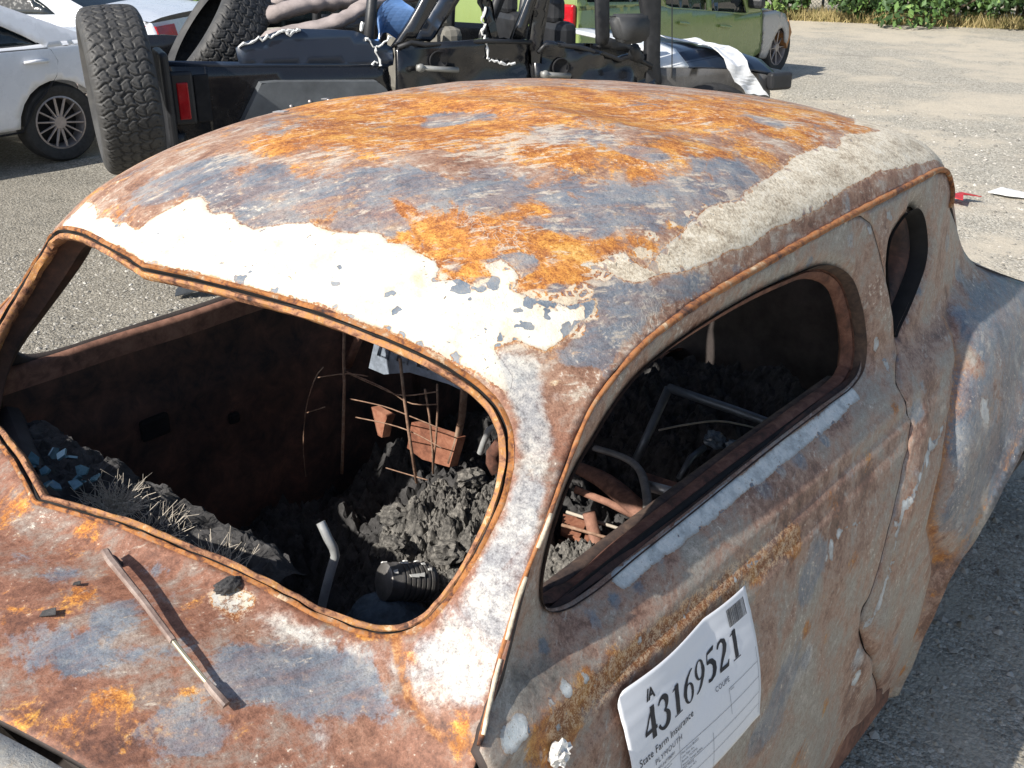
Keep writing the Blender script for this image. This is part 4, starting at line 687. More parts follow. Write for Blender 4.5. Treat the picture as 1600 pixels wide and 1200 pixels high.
# plain ground for now
# ------------------------------------------------------------ inside of the car
def lump(name, c, r, mat, parent=None, seed=0, amp=.35, freq=3.0, sub=4, flat=0.0, amp2=.12, f2=11):
    bm = bmesh.new(); bmesh.ops.create_icosphere(bm, subdivisions=sub, radius=1)
    o = Vector((seed*3.1, seed*1.7, -seed))
    for v in bm.verts:
        p = v.co.copy(); k = 1+amp*noise.noise(p*freq+o)+amp2*noise.noise(p*f2+o)+amp2*.5*noise.noise(p*f2*2.3-o)
        q = Vector((p.x*r[0], p.y*r[1], p.z*r[2]))*k
        if q.z < flat*-r[2] and flat: q.z = -flat*r[2]
        v.co = q+Vector(c)
    return bm_obj(name, bm, mat, parent, False)
def field(name, x0, x1, y0, y1, n, m, zf, mat, parent=None, smooth=False):
    X, Y = np.meshgrid(np.linspace(x0, x1, n), np.linspace(y0, y1, m), indexing='ij')
    V = [(x+noise.noise(Vector((x*30, y*30, 1)))*.006, y+noise.noise(Vector((x*30, y*30, 8)))*.006, zf(x, y)) for x, y in zip(X.ravel(), Y.ravel())]
    F = [(i*m+j, (i+1)*m+j, (i+1)*m+j+1, i*m+j+1) for i in range(n-1) for j in range(m-1)]
    return mesh(name, V, F, mat, parent, smooth)
fbm = lambda x, y, f, s=0: noise.fractal(Vector((x*f, y*f, s)), 1.0, 2.1, 5)
# door inner skins with the window ledge (both sides), garnish rails
for sg in (-1, 1):
    b = []; ys = np.linspace(.03, 1.66, 60); prof = [(.022, 1.106), (.030, 1.110), (.050, 1.098), (.078, 1.055), (.086, 1.03), (.075, .99), (.080, .93), (.086, .91), (.080, .88), (.082, .60), (.075, .35)]
    V = []
    for y in ys:
        for d, z in prof: V.append((sg*(float(sideX(y, min(z, 1.11)))-d-(.006*noise.noise(Vector((y*5, z*6, 2))))+(.04 if z < 1.0 else .0)*0 - max(0, float(sideX(y, z))-.76)), y, z))
    m = len(prof); F = [(i*m+j, (i+1)*m+j, (i+1)*m+j+1, i*m+j+1) for i in range(len(ys)-1) for j in range(m-1)]
    if sg < 0: F = [f[::-1] for f in F]
    MI = [0 if (j < 3 and sg < 0) else 1 for i in range(len(ys)-1) for j in range(m-1)]
    o = mesh('inner_door_panel', V, F, [M_ledge, M_inner], car, True); o.data.polygons.foreach_set('material_index', MI)
    for z_, w_ in ((.985, .004), (.90, .006)):
        q = MB(); q.tube([(sg*(float(sideX(y, 1.0))-.088), y, z_-.02*math.sin(y*2)) for y in np.linspace(.12, 1.5, 20)], w_, 6); q.build('pressed_rib', M_ledge if z_ > .95 else M_inner, car, True)
    # square and round service openings
    for y, z, w, h in ((.36, .86, .075, .055), (.13, .80, .07, .07), (.58, .80, .03, .03)):
        q = MB(); x = sg*(.76-.086-.0); q.box((x, y, z), (.02, w, h), bev=.008); q.build('service_opening', M_black, car)
# garnish rail of the near window: a dark channel with a lit top
M_darkrail = rustm('dark_brown_rail', [(.025, .018, .018), (.07, .045, .035), (.13, .085, .06)], sc=40)
ir = [Vector((.655, y, 1.096+.006*math.sin(y*3))) for y in np.linspace(.10, 1.12, 24)]
b = MB(); b.tube([p+Vector((-.012, 0, -.004)) for p in ir], .0135, 8, flat=.8); b.build('window_garnish_rail', M_darkrail, car, True)
b = MB(); b.tube([p+Vector((.026, 0, .004)) for p in ir], .007, 6); b.build('window_channel', M_black, car, True)
frame_sweep('door_window_frame', DWL, side_map, [(-.002, -.004), (.001, -.012), (.004, -.022), (.003, -.034)], [M_darkrail], car)
NL = DWL.copy()
frame_sweep('door_window_inner_frame', NL, side_map, [(.004, -.028), (.0045, -.036), (.008, -.036), (.009, -.030), (.018, -.036), (.022, -.050), (.004, -.062)], [M_brown], car)
frame_sweep('quarter_window_frame', QWL, side_map, [(-.001, -.004), (.002, -.014), (.006, -.02), (.006, -.045)], [M_black], car)
frame_sweep('quarter_window_inner_frame', QWL, side_map, [(.006, -.042), (.02, -.045), (.028, -.06), (.03, -.08)], [M_inner], car)
# centre pillar inside, roof rails
for sg in (-1, 1):
    b = MB(); b.tube([(sg*.60, 1.24, 1.42), (sg*.635, 1.24, 1.25), (sg*.66, 1.24, 1.08), (sg*.69, 1.24, .6)], .022, 8, flat=.6); b.build('centre_pillar', M_inner, car, True)
b = MB(); b.tube([(x, .75, 1.60-.33*abs(x/.6)**3*.5) for x in np.linspace(-.6, .6, 13)], .012, 6); b.build('roof_bow', M_soot, car, True)
# heaps
def zf(x, y):
    return .47+.10*fbm(x, y, 3.2)+.05*fbm(x, y, 9, 3)+.045*abs(fbm(x, y, 24, 5))+.018*abs(fbm(x, y, 60, 6))+.10*math.exp(-((x+.1)/.35)**2-((y-.8)/.3)**2)
tag(field('charred_debris', -.70, .70, -.10, 2.3, 200, 330, zf, M_char), 'black heaps of charred debris covering the floor inside the burned car', 'debris', kind='stuff')
def pile(name, c, rx, ry, h, mat, label, seed=0, n=70):
    def f(x, y):
        r = ((x-c[0])/rx)**2+((y-c[1])/ry)**2; k = max(0, 1-r)
        return c[2]+h*k**.7*(1+.45*fbm(x, y, 9, seed))+.034*abs(fbm(x, y, 22, seed+1))*min(1, k*4)+.020*abs(fbm(x, y, 62, seed+2))*min(1, k*4)-.05*(1-min(1, k*6))
    o = field(name, c[0]-rx, c[0]+rx, c[1]-ry, c[1]+ry, n, n, f, mat); tag(o, label, 'rubble'); return o
pile('ash_pile', (-.10, .80, .48), .23, .27, .18, M_ash, 'lit grey heap of ash and clinker seen through the windshield opening', 3, 210)
pile('rubble_chunk', (.20, .86, .50), .11, .10, .12, M_ash, 'grey crusty lump beside the front seat frame, seen through the door window', 9, 60)
for i, (c, r, lb) in enumerate([((-.13, .60, .64), (.032, .02, .012), 'smooth dark grey flake on the front of the ash heap'), ((-.02, .66, .63), (.04, .035, .022), 'knobbly grey clinker at the right of the ash heap'), ((-.22, .70, .63), (.05, .035, .022), 'knobbly grey clinker at the left of the ash heap'),
                             ((-.16, .90, .67), (.035, .04, .02), 'knobbly grey clinker at the back of the ash heap')]):
    tag(lump('clinker', c, r, M_ash, seed=i+4, sub=3, amp=.5), lb, 'clinker')
# dashboard remains: crusted ledge behind the windshield base
def zd(x, y): return 1.035+.10*(y+.12)*-1+.022*fbm(x, y, 16, 2)+.016*abs(fbm(x, y, 50, 4))-.3*max(0, y-.03)**1.2-.12*max(0, x-.15)
field('dashboard_remains', -.60, .24, -.17, .06, 110, 40, zd, M_char, car)
b = MB(); b.tube([(-.64, .02, 1.02), (-.3, -.10, 1.02), (0, -.16, 1.02), (.25, -.11, 1.0), (.42, -.05, .92)], .03, 8); b.build('dashboard_rail', M_soot, car, True)
# wire tufts
def tuft(c, n, h, spread, label, lean=(0, 0), flatn=0):
    b = MB()
    for i in range(n):
        a = random.uniform(0, 2*math.pi); r = random.random()**.6*spread; p = Vector((c[0]+math.cos(a)*r*.6, c[1]+math.sin(a)*r*.6, c[2]-.01))
        d = Vector((math.cos(a)*r*1.1+lean[0]+random.gauss(0, .012), math.sin(a)*r*1.1+lean[1]+random.gauss(0, .012), h*(random.random()**1.3 if random.random() > .3 else .12)))
        q = p+d; mid = (p+q)/2+Vector((random.gauss(0, .011), random.gauss(0, .011), random.gauss(0, .007)))
        b.tube([p, mid, q], [.0007, .0006, .0004], 3, cap=False)
    return tag(b.build('wire_tuft', M_palewire), label, 'wire')
tuft((-.127, -.055, 1.045), 420, .05, .042, 'frayed tuft of fine pale wire on the left of the burnt dashboard ledge')
tuft((-.02, -.06, 1.03), 260, .055, .040, 'sparse frayed tuft of pale wire in the middle of the burnt dashboard ledge', (.01, 0))
tuft((.135, -.05, 1.015), 300, .075, .034, 'tall upright tuft of pale wire at the right end of the dashboard ledge', (.01, .0))
b = MB()
for k, (p, q) in enumerate((((.17, -.045, 1.03), (.215, -.09, 1.06)), ((.0, -.07, 1.04), (.08, -.13, 1.06)), ((.13, -.08, 1.05), (.23, -.09, 1.065)), ((.27, -.07, 1.04), (.36, -.06, 1.03)), ((.25, -.05, 1.05), (.40, -.06, 1.01)))):
    p = Vector(p); q = Vector(q); b = MB(); b.tube([p, (p+q)/2+Vector((0, 0, .008)), q], .0011, 4)
    tag(b.build('loose_wire', M_palewire), ('thin pale wire strand poking over the sill from the tallest tuft', 'long pale wire strand lying over the sill left of the tallest tuft', 'pale wire strand leaning low across the orange sill beside the black rubber lump', 'pale wire strand reaching from the sill toward the bent metal tube', 'longest pale wire strand crossing in front of the bent metal tube')[k], 'wire', 'loose wire strands on the sill')
# glass shards
M_glass = simple('smoked_blue_glass', (.12, .24, .30), .12, var=.5, sc=40, Specular_IOR_Level=.8)
for i in range(16):
    x = -.30+.13*random.random() if i < 12 else -.33; y = -.13+.09*random.random()-.25*(x+.30)*0; y += .12*(abs(x)-.25)
    m = MB(); k = random.choice((4, 5)); a0 = random.random()*6; pl = [(.014*random.uniform(.6, 1.3)*math.cos(a0+2*math.pi*j/k), .011*random.uniform(.6, 1.3)*math.sin(a0+2*math.pi*j/k)) for j in range(k)]
    Mx = Matrix.Translation((x, y, 1.063+random.random()*.015)) @ Matrix.Rotation(random.gauss(0, .5), 4, 'X') @ Matrix.Rotation(random.gauss(0, .5), 4, 'Y')
    m.prism(pl, .004, Mx); tag(m.build('glass_shard', M_glass), 'heat crazed bluish glass fragment at the left corner of the dashboard ledge', 'glass', 'glass fragments in the windshield corner')
# steering column remnant, motor, dome, pipes
b = MB(); b.tube(D['tubeA']+[(.10, .16, .6)], .0085, 12); tag(b.build('bent_steering_tube', M_bare, None, True, 40), 'bright bent metal tube standing up behind the windshield', 'tube')
fil = empty('ribbed_filter', (0, 0, 0)); tag(fil, 'ribbed dark metal canister with peeling white flakes beside the windshield corner', 'canister')
c0 = Vector((.150, .335, .80)); ax = Vector((.028, .075, -.028)).normalized()
pr = [(.0, -.03), (.030, -.03), (.036, -.026), (.036, -.01)]
for k in range(7): h = -.006+k*.011; pr += [(.0375, h), (.0375, h+.006), (.0345, h+.0065), (.0345, h+.0105)]
pr += [(.030, .078), (0, .08)]
b = MB(); b.lathe(pr, c0, ax, 36); b.build('canister', simple('dull_dark_alloy', (.20, .19, .18), .5, .6, var=.3, sc=30, bump=.3), fil, True, 40)
b = MB()
for k in range(9):
    a = 1.0+random.random()*1.3; h = random.uniform(-.02, .06); e1 = ax.orthogonal().normalized(); e2 = ax.cross(e1)
    u = (Vector((-.3, -.5, 1))-ax*Vector((-.3, -.5, 1)).dot(ax)).normalized(); w = ax.cross(u); aa = random.uniform(-.9, .9); p = c0+ax*h+(u*math.cos(aa)+w*math.sin(aa))*.0385
    nrm = (u*math.cos(aa)+w*math.sin(aa)); s1 = ax*random.uniform(.004, .012); s2 = ax.cross(nrm)*random.uniform(.003, .006)
    b.add([p-s1-s2*.4, p+s1-s2, p+s1*.8+s2, p-s1*.7+s2*.8, p-s1-s2*.4+nrm*.002, p+s1-s2+nrm*.002, p+s1*.8+s2+nrm*.002, p-s1*.7+s2*.8+nrm*.002], [(3, 2, 1, 0), (4, 5, 6, 7), (0, 1, 5, 4), (1, 2, 6, 5), (2, 3, 7, 6), (3, 0, 4, 7)])
fl = b.build('white_flakes', simple('white_flake', (.75, .75, .72), .8), fil); fl['kind'] = 'stuff'
tag(lump('dusty_dome', (.15, .305, .70), (.085, .085, .075), simple('dusty_blue_black', (.07, .10, .13), .8, var=.7, sc=25, bump=.8), seed=2, amp=.12, freq=2, sub=5, amp2=.03), 'round dusty blue black lump under the ribbed canister', 'lump')
b = MB(); b.tube(D['pipe']+[(.05, .87, .90)], .0075, 10); tag(b.build('bent_grey_pipe', M_bare, None, True, 40), 'bent grey pipe curving out of the ash heap beside the pillar', 'pipe')
b = MB(); b.tube(D['ringp'], .017, 10); tag(b.build('rusty_hoop', M_brown, None, True), 'rusty brown curved hoop beside the windshield pillar', 'pipe')
# front passenger seat: springs and sheet back
seat = tag(empty('seat_frame', (-.35, .85, .4)), 'burnt out front passenger seat of thin bent springs before a blue grey ribbed back plate', 'seat frame')
def loc(o, root):
    M = root.matrix_basis.inverted()
    o.matrix_parent_inverse = M; return o
def kid(b, name, mat, root, sm_=True): return loc(b.build(name, mat, root, sm_), root)
for nme in ('wire1', 'wire2', 'wire3', 'wire4'): b = MB(); b.tube(D[nme], .0040 if nme in ('wire1', 'wire2') else .0028, 6); kid(b, 'upright_spring', M_wire, seat)
for nme in ('wireh1', 'wireh2', 'wireh3', 'wireh4', 'wireh5', 'wireh6', 'wirel', 'wirem'):
    b = MB(); b.tube(resample(D[nme], .03, False, 1).tolist(), .0016, 5); kid(b, 'cross_spring', M_wire, seat)
pn = [Vector(p) for p in D['panel']]
b = MB(); n = len(pn); V = pn+[p+Vector((.0, .02, 0)) for p in pn]; b.add(V, [tuple(range(n)), tuple(range(2*n-1, n-1, -1))]+[(i, i+n, (i+1) % n+n, (i+1) % n) for i in range(n)])
M_blueplate = simple('scorched_blue_grey_plate', (.40, .46, .55), .5, .2, var=.5, sc=14, bump=.3)
bp = kid(b, 'back_plate', M_blueplate, seat, False)
for k in range(4):
    f = (k+.6)/4.6; a = pn[0].lerp(pn[1], f); c = pn[6].lerp(pn[2], f); a2 = a.lerp(c, .12); c2 = a.lerp(c, .62); w = (pn[1]-pn[0]).normalized()*.016
    b = MB(); b.tube([a2-w+Vector((0, -.004, 0)), c2-w+Vector((0, -.004, 0)), c2+w+Vector((0, -.004, 0)), a2+w+Vector((0, -.004, 0))], .004, 6); kid(b, 'pressed_rib', M_blueplate, seat)
b = MB(); b.tube(D['post'], .012, 8, flat=.6); kid(b, 'side_post', M_wire, seat)
b = MB(); b.tube(D['strut'], .015, 8, flat=.7); kid(b, 'diagonal_strut', M_ledge, seat)
M_redrust = rustm('red_brown_bracket', [(.16, .06, .035), (.30, .12, .07), (.40, .19, .12)], sc=40)
for nme in ('brack1', 'brack2'):
    q = [Vector(p) for p in D[nme]]; n = len(q); b = MB(); b.add(q+[p+Vector((.01, .02, 0)) for p in q], [tuple(range(n)), tuple(range(2*n-1, n-1, -1))]+[(i, i+n, (i+1) % n+n, (i+1) % n) for i in range(n)]); kid(b, 'rusty_bracket', M_redrust, seat, False)
# driver seat frame, seen through the door window
ds = tag(empty('seat_frame', (.2, 1.1, .5)), 'tubular driver seat frame with curved side sheet and rusty slats, seen through the door window', 'seat frame')
M_dimtube = simple('dim_scorched_tube', (.16, .18, .20), .45, .5, var=.3)
for nme, r, m in (('fr1', .012, M_dimtube), ('fr2', .012, M_dimtube), ('fr3', .010, M_dimtube), ('tubeB', .013, M_bare)):
    b = MB(); b.tube(D[nme], r, 10); kid(b, 'frame_tube', m, ds)
b = MB(); b.tube(resample(D['fra'], .03, False, 1).tolist(), .003, 6); kid(b, 'spring_arc', M_palewire, ds)
def plate(nme, part, mat, d=(0, 0, -.012)):
    q = [Vector(p) for p in D[nme]]; n = len(q); b = MB(); b.add(q+[p+Vector(d) for p in q], [tuple(range(n))[::-1], tuple(range(n, 2*n))]+[(i, (i+1) % n, (i+1) % n+n, i+n) for i in range(n)]); return kid(b, part, mat, ds, False)
sh = [Vector(p) for p in D['sheet'][:5]]; b = MB(); b.tube(resample([tuple(p) for p in sh], .02, False, 1).tolist(), .011, 8, flat=.6); kid(b, 'side_sheet', simple('pale_scorched_sheet', (.26, .24, .22), .55, .3, var=.35, sc=25, bump=.4), ds)
b = MB(); pb = resample(D['beam'], .03, False, 1); b.tube(pb.tolist(), [.020+.008*math.sin(math.pi*i/len(pb)) for i in range(len(pb))], 10, flat=.7); kid(b, 'pan_beam', M_ledge, ds)
b = MB(); b.tube(D['beam2'], .010, 6); kid(b, 'slat', M_ledge, ds)
for nme in ('rod1', 'rod2', 'rod3'): b = MB(); b.tube(D[nme], .0045, 6); kid(b, 'rod', M_palewire if nme == 'rod1' else M_wire, ds)
plate('plate1', 'rusty_slat', M_redrust); plate('plate2', 'rusty_slat', M_redrust); plate('perf', 'slotted_plate', M_ledge, (0, 0, -.006))
b = MB(); b.tube([(.12, 1.02, .62), (.20, 1.00, .45)], .016, 8); kid(b, 'stub', M_ledge, ds)
for i, k in enumerate(('brk', 'brk2')): tag(lump('melted_lump', D[k][0], (.03, .024, .02), simple('blue_melted_glass%s' % i, (.08, .11, .14), .3, var=.5), seed=i+20, sub=3, amp=.5), ('small glassy blue lump under the tubular seat frame', 'glassy blue lump nearest the door sill')[i], 'lump')
# ------------------------------------------------------------ gravel yard
N = NM('gravel'); MULg = lambda a, b: N.math('MULTIPLY', a, b)
big = N.noise(.35, 5, .6, .5); mid = N.noise(2.3, 5, .65, off=4); c1 = N.n('ShaderNodeTexVoronoi'); N.l(N.P, c1.inputs['Vector']); c1.inputs['Scale'].default_value = 62
c2 = N.n('ShaderNodeTexVoronoi'); N.l(N.P, c2.inputs['Vector']); c2.inputs['Scale'].default_value = 140
g1 = N.n('ShaderNodeSeparateColor'); N.l(c1.outputs['Color'], g1.inputs[0]); g2 = N.n('ShaderNodeSeparateColor'); N.l(c2.outputs['Color'], g2.inputs[0])
st = N.math('ADD', N.math('MULTIPLY', g1.outputs[0], .55), N.math('MULTIPLY', g2.outputs[0], .45))
stone = N.ramp(st, [(.12, (.20, .183, .150)), (.45, (.38, .35, .29)), (.7, (.50, .465, .39)), (.93, (.68, .645, .57))])
dirt = N.ramp(N.noise(45, 6, .75), [(.3, (.42, .37, .29)), (.7, (.60, .535, .43))])
k = N.step(N.math('ADD', N.math('MULTIPLY', big, .65), N.math('MULTIPLY', mid, .35)), .44, .58)
sx_ = N.n('ShaderNodeSeparateXYZ'); N.l(N.P, sx_.inputs[0]); reg = N.math('MULTIPLY', N.step(N.math('ADD', sx_.outputs[0], N.math('MULTIPLY', mid, 1.4)), .4, -.6), N.step(N.math('ADD', sx_.outputs[1], N.math('MULTIPLY', mid, 2.0)), 6.2, 4.2)); k = N.math('MULTIPLY', k, N.step(reg, 0, 1, 1, .15)); stone = N.mix(MULg(reg, .8), stone, N.mix(1.0, stone, (.46, .45, .43), 'MULTIPLY')); col = N.mix(k, stone, dirt); col = N.mix(N.step(N.noise(1.1, 6, .7, 1, off=9), .58, .74, 0, .45), col, (.13, .12, .105))
h = N.math('ADD', N.math('MULTIPLY', N.math('SUBTRACT', 1, c1.outputs['Distance']), .7), N.math('MULTIPLY', N.math('SUBTRACT', 1, c2.outputs['Distance']), .4))
h = N.math('MULTIPLY', h, N.step(k, 0, 1, 1.0, .45)); N.bump(h, .8, .012); N.bump(mid, .5, .05)
M_gravel = N.out(col, .95)
def gz(x, y): return .018*noise.noise(Vector((x*.7, y*.7, 0)))+.010*noise.noise(Vector((x*2.5, y*2.5, 4)))
xs = np.concatenate([np.linspace(-90, -12, 20)[:-1], np.linspace(-12, 6, 130), np.linspace(6, 60, 14)[1:]]); ys = np.concatenate([np.linspace(-60, -2, 14)[:-1], np.linspace(-2, 14, 120), np.linspace(14, 30, 40)[1:], np.linspace(30, 120, 12)[1:]])
V = [(x, y, gz(x, y)) for x in xs for y in ys]; m = len(ys); F = [(i*m+j, (i+1)*m+j, (i+1)*m+j+1, i*m+j+1) for i in range(len(xs)-1) for j in range(m-1)]
tag(mesh('ground', V, F, M_gravel), kind='structure')
# loose stones: too many to count
def stones(n, fx, smin, smax, mat, V, F):
    for _ in range(n):
        x, y = fx(); s = random.uniform(smin, smax)*random.choice((.6, .8, 1, 1.5)); z = gz(x, y); b = len(V); a0 = random.random()*6
        for q in range(5): a = a0+q*1.257; rr = s*random.uniform(.7, 1.15); V.append((x+math.cos(a)*rr, y+math.sin(a)*rr, z+s*random.uniform(-.1, .25)))
        V.append((x+random.gauss(0, s*.3), y+random.gauss(0, s*.3), z+s*random.uniform(.45, .85)))
        F += [(b+q, b+(q+1) % 5, b+5) for q in range(5)]
M_stone = NM('stone'); rnd = M_stone.n('ShaderNodeNewGeometry').outputs['Random Per Island']
M_stone = M_stone.out(M_stone.ramp(rnd, [(0, (.17, .16, .14)), (.5, (.36, .34, .295)), (.85, (.48, .45, .40)), (1, (.55, .53, .48))]), .95)
V, F = [], []
stones(9000, lambda: (random.uniform(-5, -.9), random.uniform(.0, 3.8)), .004, .011, None, V, F)
stones(4500, lambda: (random.uniform(-.2, 1.6), random.uniform(1.0, 5.5)), .004, .013, None, V, F)
stones(6500, lambda: (random.uniform(-6, 1), random.uniform(4, 11)), .006, .016, None, V, F)
tag(mesh('loose_stones', V, F, M_stone, None, False), 'loose grey stones scattered over the gravel yard', 'gravel', kind='stuff')
g = D['gScr']
def scrap(name, c, pts, h, mat, label, cat, rz=0, cr=.02):
    V = []; n = len(pts); b = MB()
    top = [(c[0]+x*math.cos(rz)-y*math.sin(rz), c[1]+x*math.sin(rz)+y*math.cos(rz), gz(*c[:2])+.02+h*abs(noise.noise(Vector((x*9, y*9, 3))))*3) for x, y in pts]
    cen = (c[0], c[1], gz(*c[:2])+h+.02); V = top+[cen]+[(x, y, z-.006) for x, y, z in top]+[(cen[0], cen[1], cen[2]-.006)]
    F = [(i, (i+1) % n, n) for i in range(n)]+[((i+1) % n+n+1, i+n+1, 2*n+1) for i in range(n)]+[(i, i+n+1, (i+1) % n+n+1, (i+1) % n) for i in range(n)]
    b.add(V, F); return tag(b.build(name, mat), label, cat)
scrap('plastic_scrap', g[0], [(-.05, -.10), (.10, -.13), (.06, .0), (.16, .10), (.02, .09), (-.09, .03)], .05, simple('red_plastic', (.45, .03, .035), .4), 'torn red plastic scrap on the gravel behind the burned car', 'scrap')
scrap('paper_scrap', g[1], [(-.12, -.05), (.03, -.08), (.22, -.02), (.10, .05), (-.06, .07)], .03, simple('white_scrap', (.75, .75, .75), .7), 'crumpled white paper lying on the gravel at the right', 'paper')
scrap('stone_slab', g[3], [(-.05, -.04), (.04, -.05), (.06, .02), (-.01, .05)], .03, simple('dark_scrap', (.05, .05, .05), .8), 'dark flat fragment on the gravel beside the rear fender', 'scrap')
scrap('plastic_fragment', g[4], [(-.09, -.05), (.06, -.07), (.12, .03), (.0, .06), (-.08, .03)], .06, simple('dark_plastic_scrap', (.045, .05, .055), .4), 'broken black plastic piece on gravel seen through the far door window', 'scrap', 1.0)
scrap('glass_chip', g[5], [(-.012, -.01), (.01, -.012), (.016, .006), (-.004, .012)], .008, simple('pale_chip', (.5, .62, .64), .3), 'small pale blue chip on the shaded gravel beside the door', 'glass')
b = MB(); b.tube([(.60, 3.35, .015), (.66, 3.50, .02), (.74, 3.62, .018)], .006, 6); tag(b.build('twig', M_wire), 'thin dry twig on the shaded gravel behind the fender', 'twig')
# ------------------------------------------------------------ vegetation at the far edge
M_leaf = NM('leaf'); rr = M_leaf.n('ShaderNodeNewGeometry').outputs['Random Per Island']
lc = M_leaf.ramp(rr, [(0, (.025, .055, .018)), (.45, (.055, .115, .03)), (.8, (.10, .19, .045)), (1, (.17, .27, .07))]); M_leaf = M_leaf.out(lc, .6)
M_leaf2 = NM('leaf_pale'); rr = M_leaf2.n('ShaderNodeNewGeometry').outputs['Random Per Island']
M_leaf2 = M_leaf2.out(M_leaf2.ramp(rr, [(0, (.06, .11, .03)), (.6, (.14, .23, .05)), (1, (.24, .34, .10))]), .6)
M_bark = simple('bark', (.10, .075, .05), .9)
def bush(c, r, n, mat, label, leaf=.09, seed=0):
    rs = random.Random(seed); root = tag(empty('bush', (c[0], c[1], 0)), label, 'bush', 'bushes along the edge of the yard'); V, F = [], []
    cl = [(Vector((rs.gauss(0, .42)*r[0], rs.gauss(0, .42)*r[1], r[2]*rs.uniform(.06, .80))), rs.uniform(.22, .46)*r[0]) for _ in range(20)]
    for _ in range(n):
        q, rad = rs.choice(cl); d = Vector((rs.gauss(0, 1), rs.gauss(0, 1), rs.gauss(0, 1))).normalized()*rad*rs.uniform(.75, 1.05); p = q+d
        if p.z < .03: continue
        nn = (d.normalized()+Vector((rs.gauss(0, .5), rs.gauss(0, .5), rs.gauss(0, .5)+.4))).normalized(); a = nn.orthogonal().normalized(); a = Matrix.Rotation(rs.random()*6, 3, nn) @ a; b_ = nn.cross(a); s = leaf*rs.uniform(.6, 1.3); k = len(V)
        V += [p-a*s*.5, p+b_*s*.28, p+a*s*.5+nn*s*.1, p-b_*s*.28]; F.append((k, k+1, k+2, k+3))
    o = mesh('foliage', V, F, mat, root, False); b = MB()
    for _ in range(5): q = rs.choice(cl)[0]; b.tube([(q.x*.1, q.y*.1, 0), (q.x*.5, q.y*.5, q.z*.5), tuple(q)], [.03, .02, .008], 5)
    b.build('stem', M_bark, root); return root
dirs = []
bl = [(-12.6, 20.4, 1.3, 'pale green bush at the left end of the row behind the green car', 1), (-11.0, 20.3, 1.2, 'pale leafy bush second from the left of the row', 1), (-9.6, 20.5, 1.3, 'bush with pale shoots left of the wire fence', 1), (-8.2, 21.2, 1.2, 'low dark bush in front of the wire fence', 0),
      (-7.0, 21.6, 1.3, 'dark bush behind the wire fence middle', 0), (-5.7, 21.2, 1.5, 'dense dark green bush right of the wire fence', 0), (-4.3, 21.6, 1.6, 'broad dark green bush with deep shade below', 0), (-2.6, 22.3, 1.6, 'big rounded green bush at the right of the row', 0), (-.8, 23.2, 1.7, 'bush at the far right end of the row', 0)]
for i, (x, y, r, lb, k) in enumerate(bl): bush((x, 18.35+(x+9.5)*.29+.62), (r, r*.8, 2.4), 5200, M_leaf2 if k else M_leaf, lb, .13, i)
for i, (x, y, lb) in enumerate([(-22, 11.5, 'pale bush far left behind the wrecks'), (-19.5, 12.5, 'pale green bush behind the navy wreck'), (-18.5, 15.5, 'bush behind the silver sedan'), (-17, 18.5, 'bush behind the airbags of the jeep')]): bush((x, y), (1.8, 1.5, 2.4), 3500, M_leaf2, lb, .16, 50+i)
# hedge mass behind
V, F = [], []
for _ in range(26000):
    t = random.random(); p = Vector((-26+t*30, 23.0+t*1.6+random.random()*1.2-(1-t)*4.5*0, random.uniform(0, 4.5))); p.y += 1.2*noise.noise(Vector((p.x*.7, 0, p.z*.7)))
    nn = Vector((random.gauss(0, .6), -1, random.gauss(.4, .5))).normalized(); a = nn.orthogonal().normalized(); a = Matrix.Rotation(random.random()*6, 3, nn) @ a; b_ = nn.cross(a); s = .22*random.uniform(.6, 1.3); k = len(V)
    V += [p-a*s*.5, p+b_*s*.3, p+a*s*.5, p-b_*s*.3]; F.append((k, k+1, k+2, k+3))
tag(mesh('hedge', V, F, M_leaf, None, False), 'tangled green thicket behind the yard edge', 'thicket', kind='stuff')
# dry grass strip
M_dry = NM('dry_grass'); rr = M_dry.n('ShaderNodeNewGeometry').outputs['Random Per Island']; M_dry = M_dry.out(M_dry.ramp(rr, [(0, (.16, .15, .05)), (.5, (.36, .29, .12)), (1, (.55, .44, .22))]), .8)
V, F = [], []
for _ in range(15000):
    t = random.random(); x = -13+t*14; y = 18.35+(x+9.5)*.29+abs(random.gauss(0, .5)); h = random.uniform(.06, .24)*(1.2 if x > -9 else .8); a = random.random()*3.14; w = .008; l = random.gauss(0, .09); k = len(V)
    V += [(x-w*math.cos(a), y-w*math.sin(a), 0), (x+w*math.cos(a), y+w*math.sin(a), 0), (x+l, y+random.gauss(0, .07), h)]; F.append((k, k+1, k+2))
tag(mesh('dry_grass', V, F, M_dry, None, False), 'strip of dry yellow grass along the yard edge', 'grass', kind='stuff')
fence = tag(empty('wire_fence', (-8.2, 20.9, 0)), 'grey chain link fence half hidden in the bushes', 'fence'); M_galv = simple('galvanised', (.42, .44, .45), .5, .6)
for x in (-2.2, 0, 2.2): b = MB(); b.tube([(x, .3*x, 0), (x, .3*x, 2.0)], .03, 8); b.build('post', M_galv, fence, True)
b = MB()
for i in range(60):
    for s in (1, -1):
        x0 = -2.2+i*.075; x1 = x0+s*1.9
        if -2.2 <= x1 <= 2.3: b.tube([(x0, .3*x0-.04, .05), (x1, .3*x1-.04, 1.95)], .004, 3, cap=False)
b.build('mesh', M_galv, fence)
